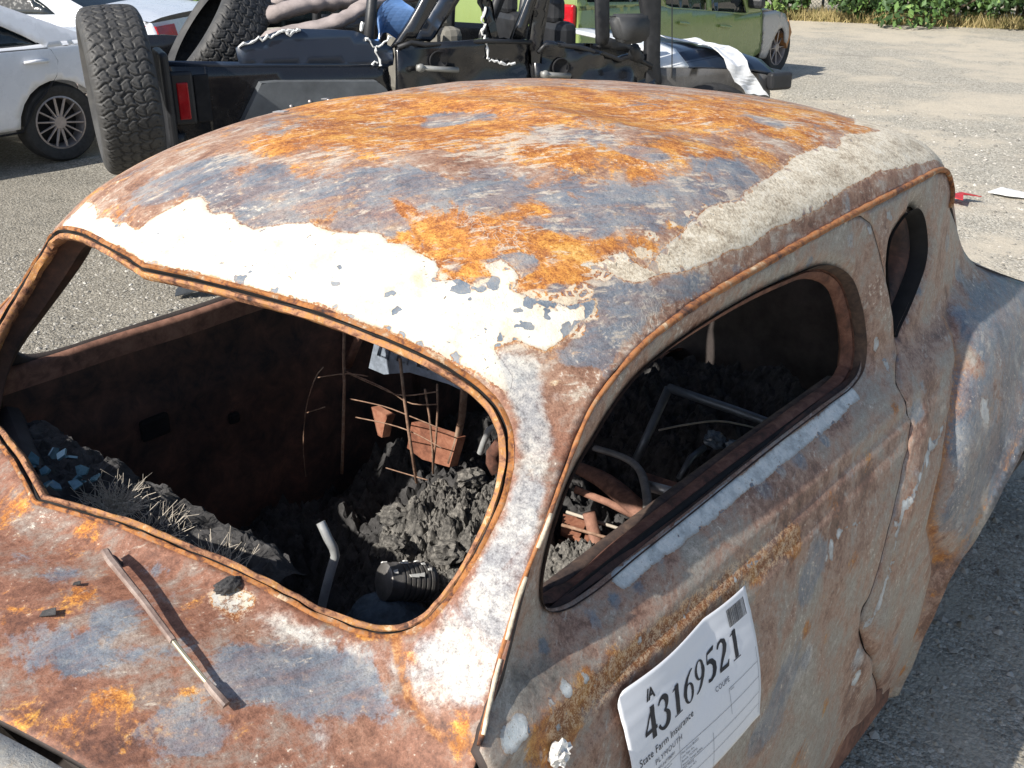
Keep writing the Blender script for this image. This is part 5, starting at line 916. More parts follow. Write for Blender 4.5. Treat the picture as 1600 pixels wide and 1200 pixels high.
# ------------------------------------------------------------ vehicles behind
def paint(name, col, rough=.22, var=.06, metal=0.0):
    N = NM(name); c = N.ramp(N.noise(3, 5, .7), [(.3, tuple(x*(1-var) for x in col)), (.7, tuple(min(1, x*(1+var)) for x in col))])
    c = N.mix(N.step(N.noise(1.6, 8, .75, off=5), .58, .9, 0, .15), c, (.30, .27, .22)); r = N.step(N.noise(6, 6, .7, off=8), .35, .7, rough, rough+.22)
    return N.out(c, r, metal, Coat_Weight=.5, Coat_Roughness=.12)
M_white = paint('white_car_paint', (.84, .85, .88)); M_silver = paint('silver_car_paint', (.66, .69, .74)); M_navy = paint('navy_car_paint', (.016, .028, .055)); M_green = paint('olive_green_paint', (.20, .27, .085))
M_blk = paint('black_jeep_paint', (.012, .013, .016), .14); M_blue = paint('blue_black_paint', (.018, .030, .055), .3)
M_tint = simple('dark_car_glass', (.015, .022, .026), .06, var=.3, Specular_IOR_Level=.7); M_seamd = simple('shadow_seam', (.01, .01, .012), .8)  # near black for joints, recesses and other dark parts
M_rub = simple('tyre_rubber', (.028, .028, .029), .75, var=.35, sc=14, bump=.3); M_trim = simple('black_plastic_trim', (.022, .023, .026), .5, var=.3)
M_redl = simple('red_lamp', (.42, .008, .015), .2, var=.3); M_alloy = simple('dirty_alloy', (.40, .36, .35), .4, .5, var=.2, sc=20)
M_white_edge = simple('torn_white_edge', (.78, .78, .76), .8); M_flare = simple('grey_flare', (.11, .12, .13), .5, var=.3, sc=6)
def tyre_mesh(b, c, ax, R, w, n=48):
    r0 = R*.66; b.lathe([(r0, -w*.40), (R*.80, -w*.52), (R*.93, -w*.50), (R*.985, -w*.40), (R, -w*.2), (R, w*.2), (R*.985, w*.40), (R*.93, w*.50), (R*.80, w*.52), (r0, w*.40)], c, ax, n, closed=True)
def road_wheel(parent, c, ax, R=.325, w=.21, spokes=14):
    f = empty('wheel', (0, 0, 0)); bpy.data.objects.remove(f); c = Vector(c); ax = Vector(ax).normalized()
    b = MB(); tyre_mesh(b, c, ax, R, w); t = b.build('wheel', M_rub, parent, True, 40)
    b = MB(); b.lathe([(R*.66, .06), (R*.68, .085), (R*.63, .09), (R*.60, .05), (R*.58, -.05)], c, ax, 40); b.lathe([(0, .075), (.05, .075), (.06, .06), (.06, .0)], c, ax, 20)
    a = ax.orthogonal().normalized(); d = ax.cross(a)
    for k in range(spokes):
        q = 2*math.pi*k/spokes; u = a*math.cos(q)+d*math.sin(q); b.tube([c+u*.04+ax*.06, c+u*R*.62+ax*.075], [.014, .011], 6, flat=.7)
    b.build('rim', M_alloy, t, True, 40)
    b = MB(); b.lathe([(0, -.02), (R*.5, -.02), (R*.60, -.03)], c, ax, 30); b.build('brake_disc', M_seamd, t); return t
class Car:
    def __init__(s, name, A, u, width, belt, label, cat='car', tum=.42, nrm=1):
        s.A = Vector((A[0], A[1], 0)); s.u = Vector((u[0], u[1], 0)).normalized(); s.n = Vector((s.u.y, -s.u.x, 0))*nrm; s.W = width; s.belt = belt; s.tum = tum
        s.root = tag(empty(name, tuple(s.A)), label, cat)
        s.inv = s.root.matrix_basis.inverted()
    def off(s, z):
        o = -.05*max(0, (.55-z)/.35)**2-.03*max(0, (z-.7)/.3)**2 if z < s.belt else -.03*max(0, (s.belt-.7)/.3)**2-s.tum*(z-s.belt)
        return o
    def p(s, x, z, d=0, side=1):
        q = s.A+s.u*x+s.n*(s.off(z)+d) if side > 0 else s.A+s.u*x-s.n*(s.W+s.off(z)+d); return Vector((q.x, q.y, z))
    def kid(s, o): o.matrix_parent_inverse = s.inv; return o
    def sheet(s, name, poly, mat, d=0.0, holes=(), sp=.06, side=1, th=.02, parent=None):
        o = resample(poly, .05, True) if sp else np.array(poly); V2, T = patch(o, [resample(h, .04, True) for h in holes], sp)
        V = [s.p(x, z, d, side) for x, z in V2]; 
        if (side > 0) == (s.n.dot(Vector((s.u.y, -s.u.x, 0))) > 0): pass
        else: T = T[:, ::-1]
        o = mesh(name, V, T, mat, parent or s.root, True)
        if th: m = o.modifiers.new('s', 'SOLIDIFY'); m.thickness = th; m.offset = 0
        if parent is None: s.kid(o)
        else: o.matrix_parent_inverse = parent.matrix_world.inverted() if False else s.inv if parent is s.root else Matrix()
        return o
    def top(s, name, line, mat, crown=.05, inset=0, glass=()):
        """strip across the car following an outline [(x,z)..]"""
        L = resample(line, .08, False, 1); V = []; m = 9; n = len(L)
        for x, z in L:
            a = s.p(x, z, 0, 1); b = s.p(x, z, 0, -1)
            for k in range(m): t = k/(m-1); q = a.lerp(b, t); q.z += crown*(1-(2*t-1)**2)**.6; V.append(q)
        F = [(i*m+k, i*m+k+1, (i+1)*m+k+1, (i+1)*m+k) for i in range(n-1) for k in range(m-1)]
        return s.kid(mesh(name, V, F, mat, s.root, True))
    def line(s, name, pts, mat, r=.006, d=.002, side=1):
        b = MB(); b.tube([s.p(x, z, d, side) for x, z in pts], r, 5); return s.kid(b.build(name, mat, s.root))
def arch(c, R, n=12): return [(c+R*math.cos(a), max(.18, .32+R*math.sin(a))) for a in np.linspace(math.pi, 0, n)]
def sedan(name, A, u, label, mat, L=(-3.75, 1.05), wheels=(-2.75, -.03), win=None, trunk=1.0, dark=False, rear_lamp=True):
    s = Car(name, A, u, 1.78, .93, label); f, r = L
    low = [(f, .30), (f-.02, .60), (f+.25, .80), (f+1.15, .92), (f+1.3, .95), (-.25, .955), (.05, .965), (r-.45, trunk-.03), (r-.05, trunk-.10), (r, .80), (r+.02, .55), (r-.05, .30)]
    bot = [(r-.25, .22)]+arch(wheels[1], .36)[::-1]+arch(wheels[0], .36)[::-1]+[(f+.2, .22)]
    green = [(f+1.3, .93), (f+2.05, 1.33), (f+2.5, 1.40), (-.85, 1.40), (-.45, 1.325), (-.086, 1.165), (.113, 1.076), (.30, 1.0), (.28, .94), (-.1, .93)]
    w1 = [(-.06, .935), (-.216, 1.038), (-.40, 1.14), (-.75, 1.28), (-1.05, 1.32), (-1.15, 1.31), (-1.13, .945)]; w2 = [(-1.20, .945), (-1.22, 1.31), (f+2.15, 1.30), (f+1.62, .96)]
    for sd in (1, -1):
        s.sheet('body_side', low+bot, mat, 0, (), .05, sd)
        s.sheet('roof_pillar', green, mat, .0, [w1, w2], .05, sd)
        for w in (w1, w2): s.sheet('side_window', w, M_tint, -.02, (), .08, sd, .006)
        for x in wheels: s.kid(road_wheel(s.root, s.p(x, .325, -.10, sd), s.n*sd))
    s.top('hood', [(f-.02, .60), (f+.25, .80), (f+1.15, .92), (f+1.3, .95)], mat); s.top('windscreen', [(f+1.3, .94), (f+2.05, 1.33)], M_tint, .04); s.top('roof', [(f+2.05, 1.33), (f+2.5, 1.40), (-.85, 1.40), (-.5, 1.345)], mat, .05)
    s.top('rear_window', [(-.5, 1.345), (-.086, 1.165), (.113, 1.076), (.25, 1.01)], M_tint, .04); s.top('trunk_lid', [(.25, 1.01), (r-.45, trunk-.03), (r-.08, trunk-.09)], mat, .04)
    b = MB(); a1, a2, c1, c2 = s.p(r-.06, trunk-.1), s.p(r-.06, trunk-.1, 0, -1), s.p(r+.02, .62), s.p(r+.02, .62, 0, -1); d1, d2 = s.p(r-.03, .28), s.p(r-.03, .28, 0, -1)
    b.add([a1, a2, c2, c1, d2, d1], [(0, 1, 2, 3), (3, 2, 4, 5)]); s.kid(b.build('rear_bumper', mat, s.root))
    if rear_lamp:
        for sd in (1, -1):
            b = MB(); q0, q1, q2 = s.p(r-.22, trunk-.12, .012, sd), s.p(r-.01, trunk-.13, .008, sd), s.p(r+.03, trunk-.26, .008, sd); q3 = s.p(r-.16, trunk-.24, .012, sd); inn = -s.n*sd*.34
            q4, q5 = s.p(r-.02, trunk-.13, 0, sd)+inn+s.u*.02, s.p(r+.02, trunk-.27, 0, sd)+inn+s.u*.02
            b.add([q0, q1, q2, q3, q4, q5], [(0, 1, 2, 3), (3, 2, 1, 0), (1, 4, 5, 2), (2, 5, 4, 1)]); s.kid(b.build('tail_lamp', M_redl, s.root))
    return s
cj = sedan('parked_car', D_CA[:2] if 'D_CA' in globals() else (-7.2, 3.75), (.04, 1), 'white sedan with multi spoke wheel at the left edge of the photo', M_white)
cj.line('door_seam', D['cSeam'], M_seamd, .009); b = MB(); h = [cj.p(x, z, .03) for x, z in [D['cH'][0], ((D['cH'][0][0]+D['cH'][1][0])/2, .838), D['cH'][1]]]; b.tube(h, [.012, .016, .012], 8); cj.kid(b.build('door_handle', M_white, cj.root, True))
fc = D['cFuel'][0]; cj.line('fuel_door', [(fc[0]+.10*math.cos(a), fc[1]+.085*math.sin(a)) for a in np.linspace(0, 6.283, 18)], M_seamd, .003); cj.line('window_trim', [(-1.1, .935), (-.5, .93), (-.05, .925)], M_trim, .008)
# silver sedan seen from behind
s2 = sedan('parked_car', (-9.25, 6.0), (.894, .447), 'silver sedan with red tail lamps behind the off road tyres', M_silver, L=(-4.75, 0.05), wheels=(-3.75, -1.0)) if False else None
s2 = sedan('parked_car', (-9.44, 5.10), (.894, .447), 'silver sedan with red tail lamps behind the off road tyres', M_silver)
b = MB(); c = s2.p(-.35, 1.30, -.55); ux = Vector((-.447, .894, 0)); uz = Vector((-.80, -.40, .42)).normalized()
b.add([c, c+ux*.42, c+ux*.42+uz*.30, c+uz*.30], [(0, 1, 2, 3), (3, 2, 1, 0)]); lab = b.build('window_notice', simple('white_notice', (.8, .8, .8), .7), None); tag(lab, 'white paper notice with dark marks on the rear window of the silver sedan', 'notice')
b = MB(); nn = ux.cross(uz)*(-1)
if nn.dot(Vector((1, -.6, .5))) < 0: nn = -nn
for x, z in ((.05, .06), (.10, .10), (.20, .05), (.28, .07), (.34, .05), (.12, .04)): q = c+ux*x+uz*z+nn*.004; b.add([q, q+ux*.04, q+ux*.04+uz*.02, q+uz*.02], [(0, 1, 2, 3)])
b.build('notice_marks', M_trim, lab)
s3 = sedan('parked_car', (-13.4, 6.3), (.25, .97), 'navy wrecked sedan at the top left edge behind the white sedan', M_navy)
for i, (c, r, lb) in enumerate([((-11.9, 6.9, .95), (.22, .2, .14), 'upper of the two torn out engine parts behind the big tyre'), ((-11.6, 7.2, .75), (.25, .25, .2), 'lower of the two torn out engine parts behind the big tyre')]): tag(lump('engine_part', c, r, M_trim, seed=30+i, sub=3, amp=.6), lb, 'engine part')
s4 = sedan('parked_car', (-15.0, 3.2), (.2, .98), 'dark wreck with a torn red orange lamp at the far top left', M_navy)
# green boxy car
k = Car('parked_car', (-4.9, 12.3), (0, 1), 1.75, .93, 'olive green boxy car facing away with a grey front fender', tum=.18)
low = [(-4.4, .30), (-4.45, .60), (-4.42, 1.10), (-3.0, 1.03), (-2.74, .975), (-1.9, .895), (-1.1, .80), (-.62, .80), (-.56, .32)]
k.sheet('body_side', low+[(-.9, .22), (-2.9, .22)]+arch(-3.55, .36)[::-1][:0]+[(-3.2, .25), (-3.25, .5), (-3.5, .66), (-3.85, .55), (-3.95, .30)], M_green, 0, (), .06)
k.sheet('front_fender', [(-.615, .795), (-.30, .80), (-.02, .74), (.12, .60), (.16, .42), (.12, .36), (.06, .40), (.03, .50), (-.06, .58), (-.18, .56), (-.30, .42), (-.36, .22), (-.54, .25)], paint('grey_fender', (.42, .42, .42)), .01, (), .05)
b = MB(); b.add([k.p(.10, .66, .02), k.p(.22, .50, .02), k.p(.18, .30, .02), k.p(.08, .40, .02), k.p(.10, .66, -.25), k.p(.22, .50, -.25), k.p(.18, .30, -.25), k.p(.08, .40, -.25)], [(0, 1, 2, 3), (7, 6, 5, 4), (0, 4, 5, 1), (1, 5, 6, 2), (2, 6, 7, 3), (3, 7, 4, 0)]); k.kid(b.build('bumper_corner', simple('orange_bumper_corner', (.42, .20, .08), .5), k.root))
k.sheet('body_side', low+[(-.9, .22), (-3.9, .22)], M_green, 0, (), .1, -1)
gr = [(-4.42, 1.06), (-4.35, 1.60), (-1.35, 1.60), (-.62, .80), (-1.1, .80), (-1.9, .895), (-2.74, .975), (-3.0, 1.03)]
kw = [[(x, z) for x, z in D['kWin1'][:4]][2], None]
w1 = [(-2.83, 1.02), (-2.72, .99), (-1.96, .91), (-1.96, 1.48), (-2.80, 1.48)]; w2 = [(-1.86, .895), (-1.02, .815), (-1.35, 1.48), (-1.86, 1.48)]; w0 = [(-4.25, 1.13), (-3.0, 1.06), (-3.0, 1.48), (-4.2, 1.48)]
for sd in (1, -1):
    k.sheet('roof_pillar', gr, M_green, .0, [w0, w1, w2], .07, sd)
    for w in (w0, w1, w2): k.sheet('side_window', w, M_tint, -.02, (), .1, sd, .006)
    for x in (-3.6, -.02): k.kid(road_wheel(k.root, k.p(x, .325, -.10, sd), k.n*sd, spokes=8))
k.top('roof', [(-4.35, 1.60), (-1.35, 1.60)], M_green); k.top('windscreen', [(-1.35, 1.60), (-.62, .82)], M_tint); k.top('hood', [(-.62, .82), (-.30, .80), (.1, .62)], paint('grey_hood', (.3, .3, .3))); k.top('tailgate', [(-4.45, .6), (-4.42, 1.05), (-4.35, 1.6)], M_green)
k.line('door_seam', D['kSeam'], M_seamd, .007); k.line('door_seam', D['kD'], M_seamd, .012)
for nme in ('kH1', 'kH2'): b = MB(); b.tube([k.p(x, z, .03) for x, z in D[nme]], .016, 8); k.kid(b.build('door_handle', M_green, k.root))
b = MB(); b.box(tuple(k.p(-4.45, .95, -.1)), (.16, .06, .34), bev=.02); k.kid(b.build('tail_lamp', M_redl, k.root))
b = MB(); b.box(tuple(k.p(-.95, .93, .10)), (.2, .12, .13), bev=.04); k.kid(b.build('side_mirror', M_trim, k.root))
# ------------------------------------------------------------ black off-road wreck
JA, Ju = Vector(D['JA'][0]), Vector(D['Ju'][0]).normalized()
J = Car('offroad_wreck', JA, Ju, 1.58, 1.2, 'black roofless off road vehicle wreck with torn top and crumpled doors', 'off-roader', tum=.0); J.off = lambda z: 0.0
def jp(name, poly, mat, d=0, th=.03, holes=(), side=1, sp=.07): return J.sheet(name, poly, mat, d, holes, sp, side, th)
tub = [(-.25, 1.19), (-.02, 1.185), (.03, 1.18), (.2, 1.155), (1.06, 1.115), (1.065, .50), (1.0, .50)]+[(.58+.46*math.cos(a), .45+.44*math.sin(a)) for a in np.linspace(.1, math.pi-.1, 14)]+[(.10, .55), (-.25, .60)]
jp('rear_tub', tub, M_blk, 0, .03); jp('rear_tub', tub, M_blk, 0, .03, side=-1)
b = MB(); b.add([J.p(-.25, 1.185), J.p(-.25, 1.185, 0, -1), J.p(-.25, .55, 0, -1), J.p(-.25, .55)], [(0, 1, 2, 3)]); o = J.kid(b.build('tailgate', M_blk, J.root)); mm = o.modifiers.new('s', 'SOLIDIFY'); mm.thickness = .04
b = MB(); b.tube([J.p(-.25, 1.195, -.0), J.p(.2, 1.165, .0), J.p(1.06, 1.12, 0)], .018, 6); J.kid(b.build('tub_rail', M_blue, J.root, True))
b = MB(); b.tube([J.p(-.25, 1.185, -.02), J.p(-.25, 1.19, -1.55)], .012, 6); J.kid(b.build('tub_rail', M_blue, J.root, True))
jp('torn_hard_top', D['jHard'], M_blue, .0, .03, sp=.05)
def crumple(name, poly, mat, d, amp, f, seed, sp=.035):
    o = resample(poly, .035, True); V2, T = patch(o, [], sp)
    V = [J.p(x, z, d+amp*noise.noise(Vector((x*f, z*f*1.4, seed)))+amp*.5*noise.noise(Vector((x*f*2.3, z*f*2, seed+5)))) for x, z in V2]
    ob = J.kid(mesh(name, V, T, mat, J.root, True)); m = ob.modifiers.new('s', 'SOLIDIFY'); m.thickness = .03; m.offset = 0; return ob
crumple('rear_door', D['jRDoor'], M_blk, .01, .05, 3.0, 1); crumple('front_door', D['jFDoor'], M_blk, .01, .07, 4.0, 7)
for a_, b_ in ((0, 6), (2, 9)): pass
rs = random.Random(4)
for nme in ('jRDoor', 'jFDoor'):
    P = D[nme][2:-2]; b = MB(); b.tube([J.p(x, z-.012, .03) for x, z in P], .014, 6); J.kid(b.build('window_seal', M_trim, J.root, True))
jp('window_pillar', D['jB'], M_blk, -.02, .05, sp=.05); jp('quarter_glass', D['jBglass'], M_blue, .015, .01, sp=.05)
for nme in ('jBar1', 'jC', 'jC2'): jp('window_post', D[nme], M_blk, 0, .05, sp=.04)
jp('roll_bar', D['jBar2'], M_trim, -.7, .05, sp=.04)
for nme in ('jWF', 'jWF2'): jp('window_frame', D[nme], M_trim, .0, .03, sp=.03)
jp('windscreen_pillar', D['jA'], M_trim, -.02, .06, sp=.04)
b = MB(); b.tube([J.p(2.86, 1.48, -.1), J.p(2.86, 1.55, -1.5)], .035, 6); J.kid(b.build('windscreen_header', M_trim, J.root))
for k_, (x0, w0, z1) in enumerate(((.95, -.15, 1.62), (.95, -1.4, 1.62), (1.95, -.15, 1.6), (1.95, -1.4, 1.6))): b = MB(); b.tube([J.p(x0, .6, w0), J.p(x0+.05, 1.3, w0), J.p(x0+.1, z1, w0)], .032, 8); J.kid(b.build('roll_bar', M_trim, J.root, True))
for x in (1.05, 2.05): b = MB(); b.tube([J.p(x, 1.62, -.15), J.p(x, 1.64, -1.4)], .032, 8); J.kid(b.build('roll_bar', M_trim, J.root, True))
# far side panels and dark interior behind the near doors
jp('far_door', [(1.07, 1.28), (1.10, .5), (2.85, .5), (2.85, 1.12), (1.95, 1.20)], M_blk, 0, .03, side=-1); jp('far_glass', [(.55, 1.20), (.70, 1.62), (2.0, 1.62), (1.93, 1.22)], M_tint, 0, .02, side=-1)
# seats inside
for x, w, lb in ((1.55, -.4, 0), (1.55, -1.15, 0), (2.35, -.4, 0), (2.35, -1.15, 0)):
    b = MB(); b.box(tuple(J.p(x, 1.02, w)), (.14, .46, .55), Matrix.Rotation(math.atan2(Ju.y, Ju.x), 3, 'Z'), bev=.05); b.box(tuple(J.p(x-.02, 1.36, w)), (.10, .26, .17), Matrix.Rotation(math.atan2(Ju.y, Ju.x), 3, 'Z'), bev=.04); J.kid(b.build('seat', simple('beige_seat', (.20, .19, .165), .8) if x < 2 else M_trim, J.root))
# flare with bolts
fl = D['jFlTop']; th_ = .12
b = MB(); n = len(fl); V = [J.p(x, z, .10) for x, z in fl]+[J.p(x, z+.0, -.02) for x, z in fl]; b.add(V, [(i, (i+1) % n, (i+1) % n+n, i+n) for i in range(n)])
V2, T = patch(resample(fl, .04, True), [], .05); b.add([J.p(x, z, .10) for x, z in V2], [tuple(map(int, t)) for t in T]); J.kid(b.build('fender_flare', M_flare, J.root))
for x, z in ((.17, .80), (.25, .855), (.33, .90), (.44, .935), (.55, .955), (.66, .955), (.78, .945), (.88, .925), (.97, .88)): b = MB(); b.lathe([(0, .012), (.008, .010), (.012, 0)], J.p(x, z, .10), J.n, 8); J.kid(b.build('bolt', M_alloy, J.root, True))
# tail lamp
rz = Matrix.Rotation(math.atan2(Ju.y, Ju.x), 3, 'Z'); cz = J.p(-.145, 1.01, .03); b = MB(); b.box(tuple(cz), (.125, .07, .285), rz, bev=.015); tl = J.kid(b.build('tail_lamp', M_trim, J.root))
b = MB(); b.box(tuple(cz+J.n*.034+Vector((0, 0, -.012))), (.062, .014, .20), rz, bev=.006); b.build('lens', M_redl, tl)
b = MB(); b.box(tuple(J.p(-.035, 1.0, .012)), (.085, .03, .26), rz, bev=.008); J.kid(b.build('lamp_recess', M_seamd, J.root))
b = MB(); b.tube([J.p(.0, 1.17, .008), J.p(.0, .75, .008)], .012, 6); J.kid(b.build('body_corner', M_blk, J.root, True))
b = MB(); b.box(tuple(J.p(-.32, .62, -.65)), (.16, 1.25, .14), rz, bev=.03); J.kid(b.build('rear_bumper', M_trim, J.root))
b = MB(); b.tube([J.p(-.20, .82, .04), J.p(-.20, .76, .04)], .045, 12); J.kid(b.build('bumper_stop', M_trim, J.root, True))
# handles, mirror, aerial
for i, nme in enumerate(('jH1', 'jH2')):
    (x0, z0), (x1, z1) = D[nme]; b = MB(); b.tube([J.p(x0, z0, .065), J.p((x0+x1)/2, (z0+z1)/2, .075), J.p(x1, z1, .065)], [.024, .020, .022], 8, flat=.8); b.lathe([(0, .02), (.022, .018), (.026, 0)], J.p(x0+.02, z0, .08), J.n, 14); J.kid(b.build('door_handle', simple('dull_handle%d' % i, (.30, .30, .285), .45, .3), J.root, True))
    b = MB(); b.lathe([(0, .0), (.05, .0), (.055, .012), (.06, .0)], J.p(x0+.15, z0+.03, .035), J.n, 20); J.kid(b.build('handle_recess', M_seamd, J.root, True))
b = MB(); mp = D['jMir']; V = [J.p(x, z, .26) for x, z in mp]; c = sum(V, Vector())/len(V); n = len(V)
bm = bmesh.new(); a_ = [bm.verts.new(v) for v in V]; d_ = [bm.verts.new(c+(v-c)*.92-J.n*.10-Ju*.02) for v in V]; bm.faces.new(a_); bm.faces.new(d_[::-1])
for i in range(n): bm.faces.new((a_[i], d_[i], d_[(i+1) % n], a_[(i+1) % n]))
bmesh.ops.recalc_face_normals(bm, faces=bm.faces[:]); bmesh.ops.bevel(bm, geom=bm.edges[:], offset=.018, segments=3, affect='EDGES'); J.kid(bm_obj('side_mirror', bm, simple('mirror_housing', (.045, .047, .05), .55), J.root, True))
b = MB(); b.tube([J.p(x, z, .16-.05*i) for i, (x, z) in enumerate(D['jArm'])], [.03, .045, .035], 8); J.kid(b.build('mirror_arm', M_trim, J.root, True))
b = MB(); b.tube([J.p(x, z, 0) for x, z in D['jAnt']], .004, 5); J.kid(b.build('aerial', M_trim, J.root))
# hood and front
he = [(2.93, 1.012), (3.165, 1.0), (3.475, .975), (3.716, .949), (3.893, .915)]; ht = [(2.93, 1.12), (3.165, 1.112), (3.475, 1.085), (3.716, 1.055), (3.893, 1.0)]
def hood_piece(i0, i1, mat, name):
    E = resample(he, .06, False)[i0:i1]; Tt = resample(ht, .06, False)[i0:i1]; V = []; m = 9
    for (x, z), (x2, z2) in zip(E, Tt):
        for k_ in range(m): t = k_/(m-1); V.append(J.p(x, z+(z2-z)*math.sin(min(1, t*5)*math.pi/2), -.0-1.45*t))
    n = len(E); F = [(i*m+q, (i+1)*m+q, (i+1)*m+q+1, i*m+q+1) for i in range(n-1) for q in range(m-1)]; o = J.kid(mesh(name, V, F, mat, J.root, True)); mm = o.modifiers.new('s', 'SOLIDIFY'); mm.thickness = .02; return o
hood_piece(0, 5, paint('pale_blue_hood', (.88, .90, .92), .3), 'hood_stripe'); hood_piece(4, 17, M_blue, 'hood')  # windscreen end of the hood in a near-white material
jp('front_fender', [(2.93, 1.0), (3.5, .965), (3.85, .90), (3.9, .5), (2.95, .5)], simple('dusty_grey_panel', (.13, .125, .12), .3), -.02, .03); jp('front_fender', [(2.93, 1.0), (3.5, .965), (3.85, .90), (3.9, .5), (2.95, .5)], M_blk, -.02, .03, side=-1)  # near fender: grey of a reflection put into its base colour
b = MB(); b.box(tuple(J.p(3.92, .86, -.75)), (.18, 1.6, .12), rz, bev=.02); J.kid(b.build('front_bumper', M_trim, J.root))
b = MB(); b.box(tuple(J.p(1.95, .55, -.79)), (3.8, 1.5, .10), rz); J.kid(b.build('chassis', M_seamd, J.root))
for x in (.58, 3.35):
    for sd in (1, -1):
        b = MB(); tyre_mesh(b, J.p(x, .44, -.04 if sd > 0 else -.05, sd), J.n, .44, .28, 40); t = J.kid(b.build('wheel', M_rub, J.root, True, 40)); b = MB(); b.lathe([(0, .05), (.1, .06), (.28, .04), (.30, .1)], J.p(x, .44, -.04 if sd > 0 else -.05, sd), J.n*sd, 24); o = b.build('rim', M_trim, t, True)
for k_ in range(8):
    P = D['jT%d' % k_]; R_ = resample(P, .018, False); b = MB(); b.tube([J.p(x+rs.gauss(0, .004), z+rs.gauss(0, .006), .02) for x, z in R_], [rs.uniform(.004, .012) for _ in R_], 5); J.kid(b.build('torn_edge', M_white_edge, J.root))
# knobbly tyres
def knobbly(c, ax, R, w, name, label=None, parent=None, roll=0):
    """worn all terrain tyre: interlocking blocks cut by thin zigzag grooves"""
    ax = Vector(ax).normalized(); c = Vector(c); a = np.array(ax.orthogonal().normalized()); d = np.array(ax.cross(Vector(a))); axn = np.array(ax); cn = np.array(c)
    nt_, nh = 560, 74; th = np.linspace(0, 2*math.pi, nt_, endpoint=False); s_ = np.linspace(-1, 1, nh); T_, S_ = np.meshgrid(th, s_, indexing='ij')
    prof_h = np.interp(np.abs(S_), [0, .55, .66, .76, .88, 1], [0, .395, .46, .505, .52, .43])*w*np.sign(S_); prof_r = np.interp(np.abs(S_), [0, .30, .50, .60, .68, .78, .90, 1], [1, .996, .985, .965, .93, .86, .76, .66])*R
    nb = 40; U = T_/(2*math.pi)*nb; col_w = w*.80/5; X = prof_h/col_w
    U2 = U+.20*np.sin(X*3.1+1.0)+.10*np.sin(U*2*math.pi/2+X*2)*0; X2 = X+.17*np.sin(U*2*math.pi)+.09*np.sin(U*4*math.pi+1)
    k = np.round(X2); ph = np.where(np.abs(k) >= 2, .25*np.sign(k), .5*(k % 2)); fu = np.abs(((U2+ph) % 1)-.5); fx = np.abs(X2-k)
    gu = np.clip((.5-fu)/.10, 0, 1); gx = np.clip((.5-fx)/.10, 0, 1); gx = np.where(np.abs(k) >= 2, np.where(np.sign(X2)*(X2-k) > 0, 1, gx), gx); g = np.minimum(sm(0, 1, gu), sm(0, 1, gx)); sip = 1-.35*np.exp(-((fu-.22)/.025)**2)*(fx < .3)
    lug = (np.abs(S_) < .74); dep = np.where(lug, (1-g*sip)*.013*np.interp(np.abs(S_), [.6, .74], [1, .4]), 0); r = prof_r-dep
    P = cn+axn*prof_h[..., None]+(a*np.cos(T_)[..., None]+d*np.sin(T_)[..., None])*r[..., None]; V = P.reshape(-1, 3)
    F = [(i*nh+j, ((i+1) % nt_)*nh+j, ((i+1) % nt_)*nh+j+1, i*nh+j+1) for i in range(nt_) for j in range(nh-1)]
    o = mesh(name, V, F, M_tread, parent, True)
    if label: tag(o, label, 'car tyre')
    return o
M_tread = NM('tread_rubber'); M_tread = M_tread.out(M_tread.ramp(M_tread.noise(9, 6, .7), [(.3, (.030, .030, .031)), (.7, (.075, .073, .070))]), .62, 0.0)
sp_ = knobbly(D['tyA'][0], Vector((.45, .893, .03)), .435, .31, 'spare_wheel', None, J.root); J.kid(sp_)
b = MB(); b.box(tuple(Vector(D['tyA'][0])+Ju*.22+Vector((.0, 0, -.1))), (.05, .30, .60), rz, bev=.02); J.kid(b.build('spare_wheel_carrier', M_trim, J.root))
knobbly(D['tyB'][0], Vector((-.35, -.75, .62)), .44, .30, 'off_road_tyre', 'loose knobbly tyre leaning inside the back of the black wreck')
# airbag curtains
M_bag = simple('dusty_airbag', (.33, .28, .265), .85, var=.3, sc=9, bump=1.0, bsc=14)
for i, (nme, r, lb) in enumerate((('bag1', .075, 'upper dusty mauve airbag curtain hanging over the black wreck'), ('bag2', .06, 'lower dusty mauve airbag curtain trailing over the torn hard top'), ('bag3', .05, 'short end of dusty airbag curtain at the left of the others'))):
    P = resample(D[nme], .04, False, 1); b = MB(); n = len(P); b.tube(P.tolist(), [r*1.25*(.5+.5*min(1, j/4, (n-1-j)/2+.4))*(1+.5*noise.noise(Vector((j*.9, i, 0)))) for j in range(n)], 12, flat=.55); tag(b.build('airbag_curtain', M_bag, None, True), lb, 'airbag')
def crump_sheet(name, pts3, mat, label, cat, amp=.05, th=.004, seed=0):
    bm = bmesh.new(); P = [Vector(p) for p in pts3]; n = 14; V = []
    for i in range(n):
        for j in range(n):
            u, v = i/(n-1), j/(n-1); q = P[0].lerp(P[1], u).lerp(P[3].lerp(P[2], u), v); q += Vector((noise.noise(q*7+Vector((seed, 0, 0))), noise.noise(q*7+Vector((0, 9, seed))), noise.noise(q*9)))*amp; V.append(q)
    o = mesh(name, V, [(i*n+j, (i+1)*n+j, (i+1)*n+j+1, i*n+j+1) for i in range(n-1) for j in range(n-1)], mat, None, False); m = o.modifiers.new('s', 'SOLIDIFY'); m.thickness = th; return tag(o, label, cat)
def hood_z(x): return float(np.interp(x, [p[0] for p in ht], [p[1] for p in ht]))
V = []; n = 22; m = 18
